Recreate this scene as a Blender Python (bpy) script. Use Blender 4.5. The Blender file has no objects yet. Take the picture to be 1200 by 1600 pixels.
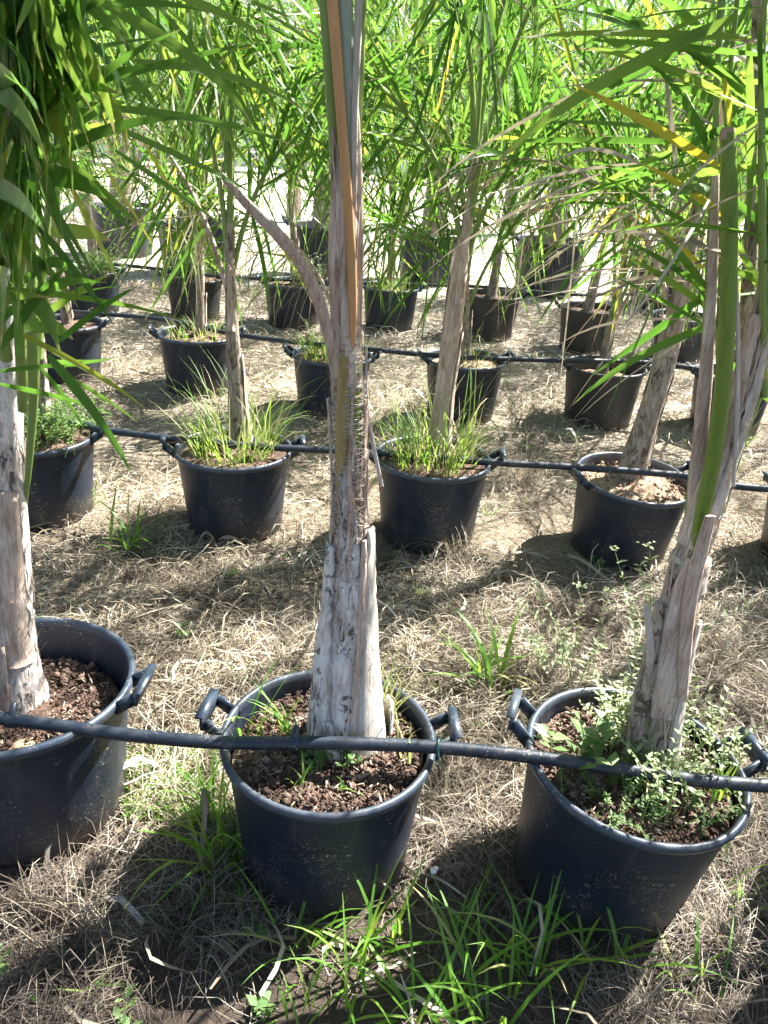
import bpy, math, random
import numpy as np
from mathutils import Vector, Matrix, Quaternion

S = bpy.context.scene
COL = S.collection
RG = np.random.default_rng(7)
R = math.radians

# ------------------------------------------------------------------ camera
CAM_H, PITCH, ROLL, FPX = 1.7, R(25.3), R(3.5), 1280.0
cam_d = bpy.data.cameras.new('camera'); cam = bpy.data.objects.new('camera', cam_d); COL.objects.link(cam)
cam_d.sensor_fit = 'VERTICAL'; cam_d.sensor_height = 24; cam_d.sensor_width = 18; cam_d.lens = 24 * FPX / 1600
cam_d.clip_start = 0.03; cam_d.clip_end = 900
cam.matrix_world = Matrix.Translation((0, 0, CAM_H)) @ Matrix.Rotation(math.pi / 2 - PITCH, 4, 'X') @ Matrix.Rotation(ROLL, 4, 'Z')
cam_d.dof.use_dof = True; cam_d.dof.focus_distance = 2.3; cam_d.dof.aperture_fstop = 9.0
S.camera = cam
# ------------------------------------------------------------------ light
SUN_EL, SUN_AZ = R(50), R(54)
w = bpy.data.worlds.new('World'); S.world = w; w.use_nodes = True
nt = w.node_tree; nt.nodes.clear()
sky = nt.nodes.new('ShaderNodeTexSky'); sky.sky_type = 'NISHITA'; sky.sun_disc = False
sky.sun_elevation = SUN_EL; sky.sun_rotation = SUN_AZ; sky.dust_density = 1.6; sky.altitude = 50
bg = nt.nodes.new('ShaderNodeBackground'); bg.inputs['Strength'].default_value = 0.052
wo = nt.nodes.new('ShaderNodeOutputWorld')
nt.links.new(sky.outputs[0], bg.inputs[0]); nt.links.new(bg.outputs[0], wo.inputs[0])
sd = bpy.data.lights.new('sun', 'SUN'); sd.energy = 5.0; sd.angle = R(0.5); sd.color = (1, 0.965, 0.91)
sun = bpy.data.objects.new('sun', sd); COL.objects.link(sun)
sdir = Vector((math.sin(SUN_AZ) * math.cos(SUN_EL), math.cos(SUN_AZ) * math.cos(SUN_EL), math.sin(SUN_EL)))
sun.rotation_euler = sdir.to_track_quat('Z', 'Y').to_euler(); sun.location = (6, 6, 8)
S.view_settings.view_transform = 'Standard'; S.view_settings.look = 'None'
S.view_settings.exposure = 2.45; S.view_settings.gamma = 1.0; S.view_settings.use_curve_mapping = False
S.cycles.max_bounces = 6; S.cycles.transparent_max_bounces = 4; S.cycles.diffuse_bounces = 3
S.cycles.glossy_bounces = 2; S.cycles.transmission_bounces = 3

# ------------------------------------------------------------------ where a sight line meets a plane of the place
_c, _s = math.cos(ROLL), math.sin(ROLL)
def ray(px, py):
    u = (px - 600) / FPX; v = (py - 800) / FPX
    u, v = u * _c + v * _s, -u * _s + v * _c
    return np.array((u, math.cos(PITCH) - v * math.sin(PITCH), -math.sin(PITCH) - v * math.cos(PITCH)))
def onz(px, py, z):
    r = ray(px, py); return np.array((0, 0, CAM_H)) + r * ((z - CAM_H) / r[2])
def at(px, py, Y):
    r = ray(px, py); return np.array((0, 0, CAM_H)) + r * (Y / r[1])
def mpp(px, py, Y):
    return Y / ray(px, py)[1] / FPX
def project(P):
    x, y, z = P[0], P[1], P[2] - CAM_H
    d = y * math.cos(PITCH) - z * math.sin(PITCH)
    if d < 0.05: return (-999, -999, d)
    u = x / d; v = -(y * math.sin(PITCH) + z * math.cos(PITCH)) / d
    u, v = u * _c - v * _s, u * _s + v * _c
    return (600 + u * FPX, 800 + v * FPX, d)

# ------------------------------------------------------------------ ground shape
def gh(x, y):
    return (0.012 * np.sin(x * 2.1 + 1.3) * np.cos(y * 1.7) + 0.008 * np.sin(x * 5.3 - y * 3.9) + 0.005 * np.sin(x * 11 + y * 9.1)
            + 0.010 * np.cos(y * 3.3 + 0.4 * np.sin(x * 3)))

# ------------------------------------------------------------------ materials
def new_mat(name):
    m = bpy.data.materials.new(name); m.use_nodes = True
    n = m.node_tree; n.nodes.clear()
    o = n.nodes.new('ShaderNodeOutputMaterial'); b = n.nodes.new('ShaderNodeBsdfPrincipled')
    n.links.new(b.outputs[0], o.inputs[0]); return m, n, b, o
def noise(n, coord, scale, detail=4, rough=0.6, mapscale=None, dist=0.0):
    t = n.nodes.new('ShaderNodeTexNoise'); t.inputs['Scale'].default_value = scale
    t.inputs['Detail'].default_value = detail; t.inputs['Roughness'].default_value = rough; t.inputs['Distortion'].default_value = dist
    if mapscale is not None:
        mp = n.nodes.new('ShaderNodeMapping'); mp.inputs['Scale'].default_value = mapscale
        n.links.new(coord, mp.inputs[0]); coord = mp.outputs[0]
    n.links.new(coord, t.inputs['Vector']); return t.outputs['Fac']
def ramp(n, fac, stops):
    r = n.nodes.new('ShaderNodeValToRGB'); e = r.color_ramp.elements
    while len(e) < len(stops): e.new(0.5)
    for i, (p, c) in enumerate(stops):
        e[i].position = p; e[i].color = (*c, 1) if len(c) == 3 else c
    n.links.new(fac, r.inputs[0]); return r.outputs[0]
def mix(n, fac, a, b):
    m = n.nodes.new('ShaderNodeMix'); m.data_type = 'RGBA'
    for sock, v in ((m.inputs[0], fac), (m.inputs[6], a), (m.inputs[7], b)):
        if isinstance(v, (int, float)): sock.default_value = v
        elif isinstance(v, tuple): sock.default_value = (*v, 1)
        else: n.links.new(v, sock)
    return m.outputs[2]
def math_(n, op, a, b=None):
    m = n.nodes.new('ShaderNodeMath'); m.operation = op
    for i, v in enumerate((a, b)):
        if v is None: continue
        if isinstance(v, (int, float)): m.inputs[i].default_value = v
        else: n.links.new(v, m.inputs[i])
    return m.outputs[0]
def bump(n, b, h, strength, dist=0.01):
    p = n.nodes.new('ShaderNodeBump'); p.inputs['Strength'].default_value = strength; p.inputs['Distance'].default_value = dist
    n.links.new(h, p.inputs['Height']); n.links.new(p.outputs[0], b.inputs['Normal'])
def rnd(n):
    oi = n.nodes.new('ShaderNodeObjectInfo'); g = n.nodes.new('ShaderNodeNewGeometry')
    return math_(n, 'FRACT', math_(n, 'ADD', oi.outputs['Random'], g.outputs['Random Per Island']))
def objco(n):
    return n.nodes.new('ShaderNodeTexCoord').outputs['Object']

def leaf_mat(name, stops, tstops, trans=0.45, rough=0.42, tip=None, spec=0.5, patchy=False):
    m, n, b, o = new_mat(name)
    r = rnd(n); c = ramp(n, r, stops); tc = ramp(n, r, tstops)
    uv = n.nodes.new('ShaderNodeTexCoord').outputs['UV']
    sx = n.nodes.new('ShaderNodeSeparateXYZ'); n.links.new(uv, sx.inputs[0])
    streak = noise(n, uv, 1.0, 3, 0.6, (26, 1.5, 1))
    st = ramp(n, streak, [(0.3, (0.72, 0.72, 0.72)), (0.7, (1.2, 1.2, 1.2))])
    mm = n.nodes.new('ShaderNodeMix'); mm.data_type = 'RGBA'; mm.blend_type = 'MULTIPLY'; mm.inputs[0].default_value = 1
    n.links.new(c, mm.inputs[6]); n.links.new(st, mm.inputs[7]); c = mm.outputs[2]
    bl = ramp(n, noise(n, objco(n) if patchy else uv, 1.0 if not patchy else 9.0, 4, 0.7, None if patchy else (2.5, 9, 1), 0.5), [(0.35, (0.62, 0.56, 0.5)), (0.5, (1, 1, 1))])
    m3 = n.nodes.new('ShaderNodeMix'); m3.data_type = 'RGBA'; m3.blend_type = 'MULTIPLY'; m3.inputs[0].default_value = 0.75
    n.links.new(c, m3.inputs[6]); n.links.new(bl, m3.inputs[7]); c = m3.outputs[2]
    if patchy:
        pt = ramp(n, noise(n, objco(n), 1.7, 4, 0.6, None, 0.8), [(0.38, (0.3, 0.28, 0.26)), (0.5, (0.78, 0.77, 0.75)), (0.6, (1.1, 1.1, 1.1))])
        m2 = n.nodes.new('ShaderNodeMix'); m2.data_type = 'RGBA'; m2.blend_type = 'MULTIPLY'; m2.inputs[0].default_value = 1
        n.links.new(c, m2.inputs[6]); n.links.new(pt, m2.inputs[7]); c = m2.outputs[2]
    if tip:
        k = math_(n, 'ADD', sx.outputs[1], math_(n, 'MULTIPLY', r, 0.14))
        f = ramp(n, k, [(0.92, (0, 0, 0)), (1.06, (1, 1, 1))])
        f = ramp(n, math_(n, 'DIVIDE', k, 1.25), [(0.78, (0, 0, 0)), (0.86, (1, 1, 1))])
        c = mix(n, f, c, tip); tc = mix(n, f, tc, tip)
    n.links.new(c, b.inputs['Base Color']); b.inputs['Roughness'].default_value = rough
    b.inputs['Specular IOR Level'].default_value = spec
    bump(n, b, streak, 0.35, 0.002)
    t = n.nodes.new('ShaderNodeBsdfTranslucent'); n.links.new(tc, t.inputs[0])
    ms = n.nodes.new('ShaderNodeMixShader'); ms.inputs[0].default_value = trans
    n.links.new(b.outputs[0], ms.inputs[1]); n.links.new(t.outputs[0], ms.inputs[2]); n.links.new(ms.outputs[0], o.inputs[0])
    return m
M = {}
M['leaf'] = leaf_mat('palm_leaf', [(0, (0.028, 0.085, 0.012)), (0.5, (0.052, 0.125, 0.02)), (0.96, (0.09, 0.165, 0.03)), (1, (0.2, 0.2, 0.04))],
                     [(0, (0.11, 0.28, 0.03)), (0.6, (0.2, 0.4, 0.05)), (0.93, (0.34, 0.5, 0.07)), (1, (0.5, 0.55, 0.05))], 0.42, 0.4, (0.36, 0.27, 0.13), 0.3)
M['yellow'] = leaf_mat('yellowing_leaf', [(0, (0.30, 0.30, 0.03)), (1, (0.42, 0.34, 0.04))], [(0, (0.6, 0.62, 0.05)), (1, (0.75, 0.6, 0.06))], 0.4, 0.4, (0.5, 0.38, 0.2))
M['dry'] = leaf_mat('dry_leaf', [(0, (0.26, 0.2, 0.14)), (0.6, (0.42, 0.36, 0.27)), (1, (0.58, 0.53, 0.44))], [(0, (0.26, 0.19, 0.11)), (1, (0.45, 0.38, 0.26))], 0.2, 0.6)
M['grass'] = leaf_mat('green_grass', [(0, (0.07, 0.2, 0.015)), (0.7, (0.13, 0.29, 0.03)), (0.93, (0.2, 0.33, 0.05)), (1, (0.5, 0.42, 0.24))], [(0, (0.2, 0.5, 0.04)), (1, (0.5, 0.62, 0.08))], 0.45, 0.45)
M['grass_pale'] = leaf_mat('pale_grass', [(0, (0.13, 0.2, 0.04)), (0.5, (0.28, 0.3, 0.1)), (1, (0.5, 0.43, 0.25))], [(0, (0.3, 0.5, 0.08)), (1, (0.6, 0.55, 0.25))], 0.4, 0.5)
M['weed'] = leaf_mat('weed_leaf', [(0, (0.08, 0.17, 0.04)), (1, (0.16, 0.24, 0.08))], [(0, (0.2, 0.45, 0.06)), (1, (0.35, 0.5, 0.12))], 0.35, 0.5)
M['weed_pale'] = leaf_mat('pale_weed_leaf', [(0, (0.22, 0.3, 0.13)), (1, (0.42, 0.46, 0.28))], [(0, (0.35, 0.5, 0.15)), (1, (0.5, 0.55, 0.3))], 0.35, 0.5)
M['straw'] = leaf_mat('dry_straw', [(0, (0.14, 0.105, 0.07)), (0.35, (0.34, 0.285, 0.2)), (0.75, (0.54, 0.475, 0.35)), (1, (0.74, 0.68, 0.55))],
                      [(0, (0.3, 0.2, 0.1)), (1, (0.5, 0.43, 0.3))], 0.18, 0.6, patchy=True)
M['straw_dark'] = leaf_mat('rotting_shaded_straw', [(0, (0.08, 0.062, 0.045)), (0.6, (0.2, 0.165, 0.125)), (1, (0.46, 0.4, 0.32))], [(0, (0.15, 0.1, 0.06)), (1, (0.3, 0.24, 0.15))], 0.12, 0.6, patchy=True)

def bark(name, stops, scale=60, stretch=0.12, bs=0.7, patch=None, rough=0.75):
    m, n, b, o = new_mat(name); co = objco(n)
    f = noise(n, co, scale * 1.8, 8, 0.72, (1, 1, stretch), 0.7)
    f2 = noise(n, co, 18, 6, 0.7, (1, 1, 0.35), 0.8)
    oi = n.nodes.new('ShaderNodeObjectInfo')
    k = math_(n, 'ADD', math_(n, 'ADD', math_(n, 'MULTIPLY', f, 0.55), math_(n, 'MULTIPLY', f2, 0.48)), math_(n, 'MULTIPLY', math_(n, 'SUBTRACT', oi.outputs['Random'], 0.5), 0.05))
    c = ramp(n, k, stops)
    h = math_(n, 'ADD', f, math_(n, 'MULTIPLY', f2, 1.0))
    if patch:
        pf = noise(n, co, patch[0], 8, 0.78, (1, 1, 0.45), 1.2)
        pm = ramp(n, pf, [(patch[1], (0, 0, 0)), (patch[1] + 0.02, (1, 1, 1))])
        c = mix(n, pm, c, patch[2]); h = math_(n, 'SUBTRACT', h, math_(n, 'MULTIPLY', pm, 0.5))
    n.links.new(c, b.inputs['Base Color']); b.inputs['Roughness'].default_value = rough; b.inputs['Specular IOR Level'].default_value = 0.3
    bump(n, b, h, bs, 0.008)
    return m
M['bark'] = bark('palm_bark', [(0.36, (0.05, 0.036, 0.028)), (0.45, (0.2, 0.15, 0.11)), (0.55, (0.4, 0.33, 0.27)), (0.7, (0.62, 0.56, 0.49))], 70, 0.15, 1.0, (26, 0.56, (0.12, 0.085, 0.06)))
M['bark_pale'] = bark('whitewashed_bark', [(0.34, (0.14, 0.10, 0.08)), (0.44, (0.42, 0.35, 0.3)), (0.52, (0.68, 0.63, 0.59)), (0.62, (0.84, 0.81, 0.78))], 55, 0.2, 1.0, (30, 0.56, (0.15, 0.11, 0.09)))
M['sheath'] = bark('dry_leaf_sheath', [(0.36, (0.14, 0.08, 0.055)), (0.49, (0.42, 0.31, 0.24)), (0.64, (0.68, 0.58, 0.5))], 90, 0.06, 0.6)
M['sheath_grey'] = bark('weathered_sheath', [(0.32, (0.2, 0.17, 0.14)), (0.5, (0.46, 0.41, 0.36)), (0.7, (0.66, 0.62, 0.56))], 90, 0.06, 0.6)
M['petiole_orange'] = bark('orange_brown_petiole', [(0.3, (0.38, 0.19, 0.07)), (0.7, (0.56, 0.32, 0.15))], 60, 0.05, 0.25, None, 0.5)
M['petiole_green'] = bark('green_petiole', [(0.3, (0.13, 0.2, 0.05)), (0.7, (0.22, 0.3, 0.08))], 50, 0.05, 0.2, (45, 0.70, (0.35, 0.3, 0.18)), 0.42)
M['petiole_bright'] = bark('bright_green_petiole', [(0.38, (0.09, 0.15, 0.022)), (0.62, (0.17, 0.25, 0.04))], 50, 0.05, 0.2, (50, 0.66, (0.5, 0.42, 0.2)), 0.4)
M['petiole_grey'] = bark('grey_green_petiole', [(0.3, (0.2, 0.25, 0.19)), (0.7, (0.33, 0.37, 0.3))], 80, 0.05, 0.2, None, 0.5)
M['petiole_olive'] = bark('olive_brown_stem', [(0.3, (0.16, 0.12, 0.04)), (0.55, (0.28, 0.22, 0.08)), (0.7, (0.36, 0.34, 0.12))], 40, 0.2, 0.3, (60, 0.68, (0.6, 0.52, 0.38)), 0.5)
M['fibre'] = bark('palm_fibre', [(0.3, (0.26, 0.19, 0.14)), (0.65, (0.6, 0.51, 0.43))], 60, 0.5, 0.2)
M['cut_wood'] = bark('cut_stem_end', [(0.3, (0.2, 0.12, 0.07)), (0.7, (0.46, 0.34, 0.24))], 90, 1, 0.4)
M['ring_bark'] = bark('ringed_bark', [(0.32, (0.10, 0.075, 0.055)), (0.5, (0.3, 0.24, 0.19)), (0.7, (0.5, 0.43, 0.36))], 50, 1.8, 0.8)

def pot_mat(name, base, dust, rough=0.42, dirty=True):
    m, n, b, o = new_mat(name); co = objco(n)
    oi = n.nodes.new('ShaderNodeObjectInfo')
    f = noise(n, co, 5, 5, 0.65, None, 0.5)
    fine = noise(n, co, 160, 3, 0.6)
    speck = noise(n, co, 75, 2, 0.5, (1, 1, 2.2), 2.0)
    sx = n.nodes.new('ShaderNodeSeparateXYZ'); n.links.new(co, sx.inputs[0])
    f = math_(n, 'ADD', f, math_(n, 'MULTIPLY', math_(n, 'SUBTRACT', oi.outputs['Random'], 0.5), 0.16))
    c = mix(n, ramp(n, f, [(0.42, (0, 0, 0)), (0.75, (0.8, 0.8, 0.8))]), base, dust)
    run = noise(n, co, 22, 5, 0.65, (1, 1, 0.08), 0.3)
    c = mix(n, math_(n, 'MULTIPLY', ramp(n, run, [(0.55, (0, 0, 0)), (0.68, (1, 1, 1))]), 0.35), c, (0.09, 0.085, 0.075))
    if dirty: low = ramp(n, sx.outputs[2], [(0.0, (0.55, 0.55, 0.55)), (0.13, (0.0, 0.0, 0.0))])
    if dirty: c = mix(n, low, c, (0.07, 0.058, 0.045))
    sp = math_(n, 'MULTIPLY', ramp(n, speck, [(0.63, (0, 0, 0)), (0.66, (1, 1, 1))]), ramp(n, noise(n, co, 7, 2, 0.5), [(0.5, (0.08, 0.08, 0.08)), (0.6, (0.9, 0.9, 0.9))]))
    c = mix(n, sp, c, (0.33, 0.27, 0.19))
    n.links.new(c, b.inputs['Base Color'])
    rr = math_(n, 'ADD', math_(n, 'MULTIPLY', f, 0.3), rough - 0.12); n.links.new(rr, b.inputs['Roughness'])
    bump(n, b, math_(n, 'ADD', math_(n, 'MULTIPLY', fine, 0.4), noise(n, co, 11, 3, 0.5, (1, 1, 0.6))), 0.22, 0.008)
    return m
M['pot'] = pot_mat('black_plastic', (0.007, 0.014, 0.027), (0.02, 0.03, 0.044))
M['pot_rim'] = pot_mat('skylit_rim_plastic', (0.02, 0.033, 0.052), (0.065, 0.08, 0.1), 0.36)  # lighter blue than the wall: sky reflection put into the rim and handle colour
M['pot_grey'] = pot_mat('faded_plastic', (0.018, 0.019, 0.02), (0.05, 0.046, 0.042), 0.5)
M['pipe'] = pot_mat('pipe_plastic', (0.009, 0.015, 0.026), (0.03, 0.038, 0.05), 0.4, False)

def soil_mat(name, cols, sc=35):
    m, n, b, o = new_mat(name); co = objco(n)
    f = noise(n, co, sc, 8, 0.72); f2 = noise(n, co, sc * 4, 4, 0.7)
    isl = n.nodes.new('ShaderNodeNewGeometry').outputs['Random Per Island']
    big = noise(n, co, 9, 3, 0.5)
    k = math_(n, 'ADD', math_(n, 'MULTIPLY', f, 0.6), math_(n, 'MULTIPLY', f2, 0.4))
    k = math_(n, 'ADD', k, math_(n, 'MULTIPLY', math_(n, 'POWER', isl, 5.0), 0.16)); k = math_(n, 'ADD', k, math_(n, 'MULTIPLY', math_(n, 'SUBTRACT', big, 0.5), 0.6))
    n.links.new(ramp(n, k, cols), b.inputs['Base Color']); b.inputs['Roughness'].default_value = 0.95
    bump(n, b, k, 1.0, 0.012); return m
M['soil'] = soil_mat('potting_soil', [(0.36, (0.03, 0.018, 0.012)), (0.5, (0.10, 0.058, 0.04)), (0.62, (0.2, 0.13, 0.095)), (0.72, (0.38, 0.31, 0.25))])
M['soil_pale'] = soil_mat('dry_potting_soil', [(0.36, (0.12, 0.075, 0.05)), (0.5, (0.3, 0.2, 0.13)), (0.62, (0.42, 0.31, 0.22)), (0.72, (0.55, 0.46, 0.36))])
M['stone'] = soil_mat('tan_stone', [(0.3, (0.3, 0.23, 0.13)), (0.6, (0.5, 0.42, 0.28)), (0.7, (0.6, 0.53, 0.4))], 30)

m, n, b, o = new_mat('ground_litter'); co = objco(n); M['ground'] = m
f = noise(n, co, 1.1, 5, 0.6, None, 0.6); f2 = noise(n, co, 26, 7, 0.72, (1, 1, 1), 1.5); f3 = noise(n, co, 120, 4, 0.7, (1, 1, 1), 2.5)
k = math_(n, 'ADD', math_(n, 'MULTIPLY', f2, 0.5), math_(n, 'MULTIPLY', f3, 0.5))
straw_c = ramp(n, k, [(0.38, (0.09, 0.06, 0.035)), (0.5, (0.22, 0.175, 0.12)), (0.6, (0.4, 0.34, 0.25)), (0.7, (0.6, 0.54, 0.43))])
dirt_c = ramp(n, k, [(0.38, (0.022, 0.016, 0.012)), (0.52, (0.065, 0.045, 0.032)), (0.66, (0.16, 0.12, 0.085))])
sx = n.nodes.new('ShaderNodeSeparateXYZ'); n.links.new(co, sx.inputs[0])
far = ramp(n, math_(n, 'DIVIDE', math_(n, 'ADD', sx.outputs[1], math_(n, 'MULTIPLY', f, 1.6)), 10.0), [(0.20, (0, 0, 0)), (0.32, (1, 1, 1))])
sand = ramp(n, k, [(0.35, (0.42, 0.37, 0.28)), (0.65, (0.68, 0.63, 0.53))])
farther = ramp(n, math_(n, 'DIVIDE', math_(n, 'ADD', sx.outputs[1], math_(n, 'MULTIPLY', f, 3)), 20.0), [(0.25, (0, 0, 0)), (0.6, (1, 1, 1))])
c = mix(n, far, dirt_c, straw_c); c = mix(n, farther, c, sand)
n.links.new(c, b.inputs['Base Color']); b.inputs['Roughness'].default_value = 0.95; bump(n, b, k, 1.0, 0.02)
m, n, b, o = new_mat('white_sheet_metal'); M['white'] = m
b.inputs['Base Color'].default_value = (0.78, 0.79, 0.8, 1); b.inputs['Roughness'].default_value = 0.5
bump(n, b, noise(n, objco(n), 3, 3, 0.5), 0.2, 0.02)
m, n, b, o = new_mat('tie_plastic'); M['tie'] = m
b.inputs['Base Color'].default_value = (0.02, 0.09, 0.085, 1); b.inputs['Roughness'].default_value = 0.4
m, n, b, o = new_mat('white_scrap'); M['scrap'] = m
b.inputs['Base Color'].default_value = (0.75, 0.76, 0.76, 1); bump(n, b, noise(n, objco(n), 80, 3), 0.6, 0.004)

# ------------------------------------------------------------------ mesh helpers
class MB:
    def __init__(s): s.V = []; s.F = []; s.U = []; s.n = 0
    def add(s, V, F, U=None):
        V = np.asarray(V, float); F = np.asarray(F, int)
        s.V.append(V); s.F.append(F + s.n); s.U.append(np.zeros((len(V), 2)) if U is None else np.asarray(U, float)); s.n += len(V)
        return s
    def mesh(s, name, mat, smooth=True, off=None):
        V = np.concatenate(s.V); U = np.concatenate(s.U)
        if off is not None: V = V - np.asarray(off)
        me = bpy.data.meshes.new(name)
        polys = s.F
        tot = np.concatenate([np.full(len(f), f.shape[1]) for f in polys]); li = np.concatenate([f.ravel() for f in polys])
        me.vertices.add(len(V)); me.vertices.foreach_set('co', V.ravel())
        me.loops.add(len(li)); me.loops.foreach_set('vertex_index', li)
        me.polygons.add(len(tot)); st = np.concatenate(([0], np.cumsum(tot)[:-1]))
        me.polygons.foreach_set('loop_start', st); me.polygons.foreach_set('loop_total', tot)
        me.update(calc_edges=True)
        uv = me.uv_layers.new(name='UVMap'); uv.data.foreach_set('uv', U[li].ravel())
        if smooth: me.polygons.foreach_set('use_smooth', np.ones(len(tot), bool))
        if mat is not None: me.materials.append(mat)
        return me
    def build(s, name, mat, parent=None, smooth=True, off=None):
        return link(name, s.mesh(name, mat, smooth, off), parent)
def link(name, me, parent=None):
    o = bpy.data.objects.new(name, me); COL.objects.link(o)
    if parent is not None: o.parent = parent
    return o
def tag(o, label=None, cat=None, group=None, kind=None):
    if label: o['label'] = label
    if cat: o['category'] = cat
    if group: o['group'] = group
    if kind: o['kind'] = kind
    return o
def thing(name, loc, label, cat, group=None):
    o = bpy.data.objects.new(name, None); o.empty_display_size = 0.1; COL.objects.link(o); o.location = [float(v) for v in loc]
    return tag(o, label, cat, group)
def dup(o, parent=None):
    c = o.copy(); COL.objects.link(c)
    if parent is not None: c.parent = parent
    for ch in list(o.children): dup(ch, c)
    return c
def nrm(v): return v / (np.linalg.norm(v) + 1e-9)
def catmull(P, n):
    P = np.asarray(P, float); Q = np.vstack([2 * P[0] - P[1], P, 2 * P[-1] - P[-2]]); out = []
    for s in np.linspace(0, len(P) - 1 - 1e-6, n):
        i = int(s); t = s - i; a, b_, c, d = Q[i], Q[i + 1], Q[i + 2], Q[i + 3]
        out.append(0.5 * ((2 * b_) + (-a + c) * t + (2 * a - 5 * b_ + 4 * c - d) * t * t + (-a + 3 * b_ - 3 * c + d) * t ** 3))
    return np.array(out)
def frames(P, ref=None):
    T = np.gradient(P, axis=0); T /= np.linalg.norm(T, axis=1)[:, None]
    a = np.array((1.0, 0, 0)) if ref is None else ref
    A = a - T * (T @ a)[:, None]; A /= np.linalg.norm(A, axis=1)[:, None] + 1e-9
    B = np.cross(T, A); return T, A, B
def tube(mb, P, r, ns=10, flat=1.0, rough=0.0, ref=None, cap=True, rs=None, ripple=0):
    """round or flattened stem along P; r radius per point; flat scales the second axis"""
    P = np.asarray(P, float); m_ = len(P); r = np.broadcast_to(np.asarray(r, float), (m_,)); rs = rs or RG
    T, A, B = frames(P, ref); th = np.linspace(0, 2 * np.pi, ns, endpoint=False)
    rr = r[:, None] * np.ones(ns)
    if rough:
        g = rs.normal(0, 1, (m_, ns)); g = (g + np.roll(g, 1, 1) + np.roll(g, -1, 1)) / 2
        lobes = np.sum([np.cos(k * th[None] + rs.uniform(0, 6)) * rs.uniform(.3, 1) / k for k in (2, 3, 5)], axis=0)
        fib = np.interp(th[None] + 0.15 * np.sin(np.linspace(0, 9, m_))[:, None], np.linspace(-1, 7.3, 90), rs.normal(0, 1, 90))
        rr = rr * (1 + rough * (0.22 * g + 0.9 * lobes + 0.45 * fib) + 0.5 * rough * np.interp(np.arange(m_), np.linspace(0, m_, max(4, m_ // 5)), rs.normal(0, 1, max(4, m_ // 5)))[:, None])
    if ripple: rr = rr * (1 + ripple * np.cos(np.arange(m_) * np.pi)[:, None])
    V = P[:, None] + A[:, None] * (rr * np.cos(th))[:, :, None] + B[:, None] * (rr * np.sin(th) * flat)[:, :, None]
    V = V.reshape(-1, 3)
    i = np.arange(m_ - 1)[:, None] * ns; j = np.arange(ns)[None]; j2 = (j + 1) % ns
    F = np.stack([i + j, i + j2, i + ns + j2, i + ns + j], -1).reshape(-1, 4)
    U = np.stack(np.broadcast_arrays(th[None] / 6.283, np.linspace(0, 1, m_)[:, None]), -1).reshape(-1, 2)
    mb.add(V, F, U)
    if cap:
        for c0, base in ((P[0], 0), (P[-1], (m_ - 1) * ns)):
            ring = V[base:base + ns]; k = np.arange(ns)
            mb.add(np.vstack([ring, c0]), np.stack([k, (k + 1) % ns, np.full(ns, ns)], -1), np.zeros((ns + 1, 2)))
    return mb
def shell(mb, P, rad, ang, half, th=0.004, ns=8, rs=None, ragged=0.0):
    """curved strap that hugs a stem: P centre line, rad radius, ang its facing, half its half-angle per point"""
    rs = rs or RG; P = np.asarray(P, float); m_ = len(P); rad = np.broadcast_to(np.asarray(rad, float), (m_,)); half = np.broadcast_to(np.asarray(half, float), (m_,))
    T, A, B = frames(P); u = np.linspace(-1, 1, ns)
    jit = np.zeros((m_, ns)); jit[:, 0] = rs.uniform(0, ragged, m_); jit[:, -1] = -rs.uniform(0, ragged, m_)
    an = ang + half[:, None] * (u[None] + jit)
    out = []
    for t_ in (th, 0.0):
        rr = rad[:, None] + t_ * (1 - 0.6 * u[None] ** 2) + 0.0012 * rs.normal(0, 1, (m_, ns))
        out.append(P[:, None] + A[:, None] * (rr * np.cos(an))[:, :, None] + B[:, None] * (rr * np.sin(an))[:, :, None])
    V = np.concatenate([out[0].reshape(-1, 3), out[1].reshape(-1, 3)]); N = m_ * ns
    i = np.arange(m_ - 1)[:, None] * ns; j = np.arange(ns - 1)[None]
    f = np.stack([i + j, i + j + 1, i + ns + j + 1, i + ns + j], -1).reshape(-1, 4)
    e = []
    for a in range(m_ - 1):
        e += [(a * ns, (a + 1) * ns, N + (a + 1) * ns, N + a * ns), (a * ns + ns - 1, (a + 1) * ns + ns - 1, N + (a + 1) * ns + ns - 1, N + a * ns + ns - 1)]
    for a in range(ns - 1):
        e += [(a, a + 1, N + a + 1, N + a), ((m_ - 1) * ns + a, (m_ - 1) * ns + a + 1, N + (m_ - 1) * ns + a + 1, N + (m_ - 1) * ns + a)]
    F = np.vstack([f, f[:, ::-1] + N, np.array(e)])
    U = np.stack(np.broadcast_arrays((u[None] + 1) / 2, np.linspace(0, 1, m_)[:, None]), -1).reshape(-1, 2)
    mb.add(V, F, np.vstack([U, U])); return mb
def lathe(mb, prof, ns=40, wob=0.0, rs=None):
    prof = np.asarray(prof, float); th = np.linspace(0, 2 * np.pi, ns, endpoint=False); m_ = len(prof)
    k = 1 + (wob * np.cos(2 * th + (rs or RG).uniform(0, 6)) if wob else 0 * th)
    V = np.stack([prof[:, 0:1] * np.cos(th) * k, prof[:, 0:1] * np.sin(th) * k, np.broadcast_to(prof[:, 1:2], (m_, ns))], -1).reshape(-1, 3)
    i = np.arange(m_ - 1)[:, None] * ns; j = np.arange(ns)[None]; j2 = (j + 1) % ns
    mb.add(V, np.stack([i + j, i + j2, i + ns + j2, i + ns + j], -1).reshape(-1, 4)); return mb
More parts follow.
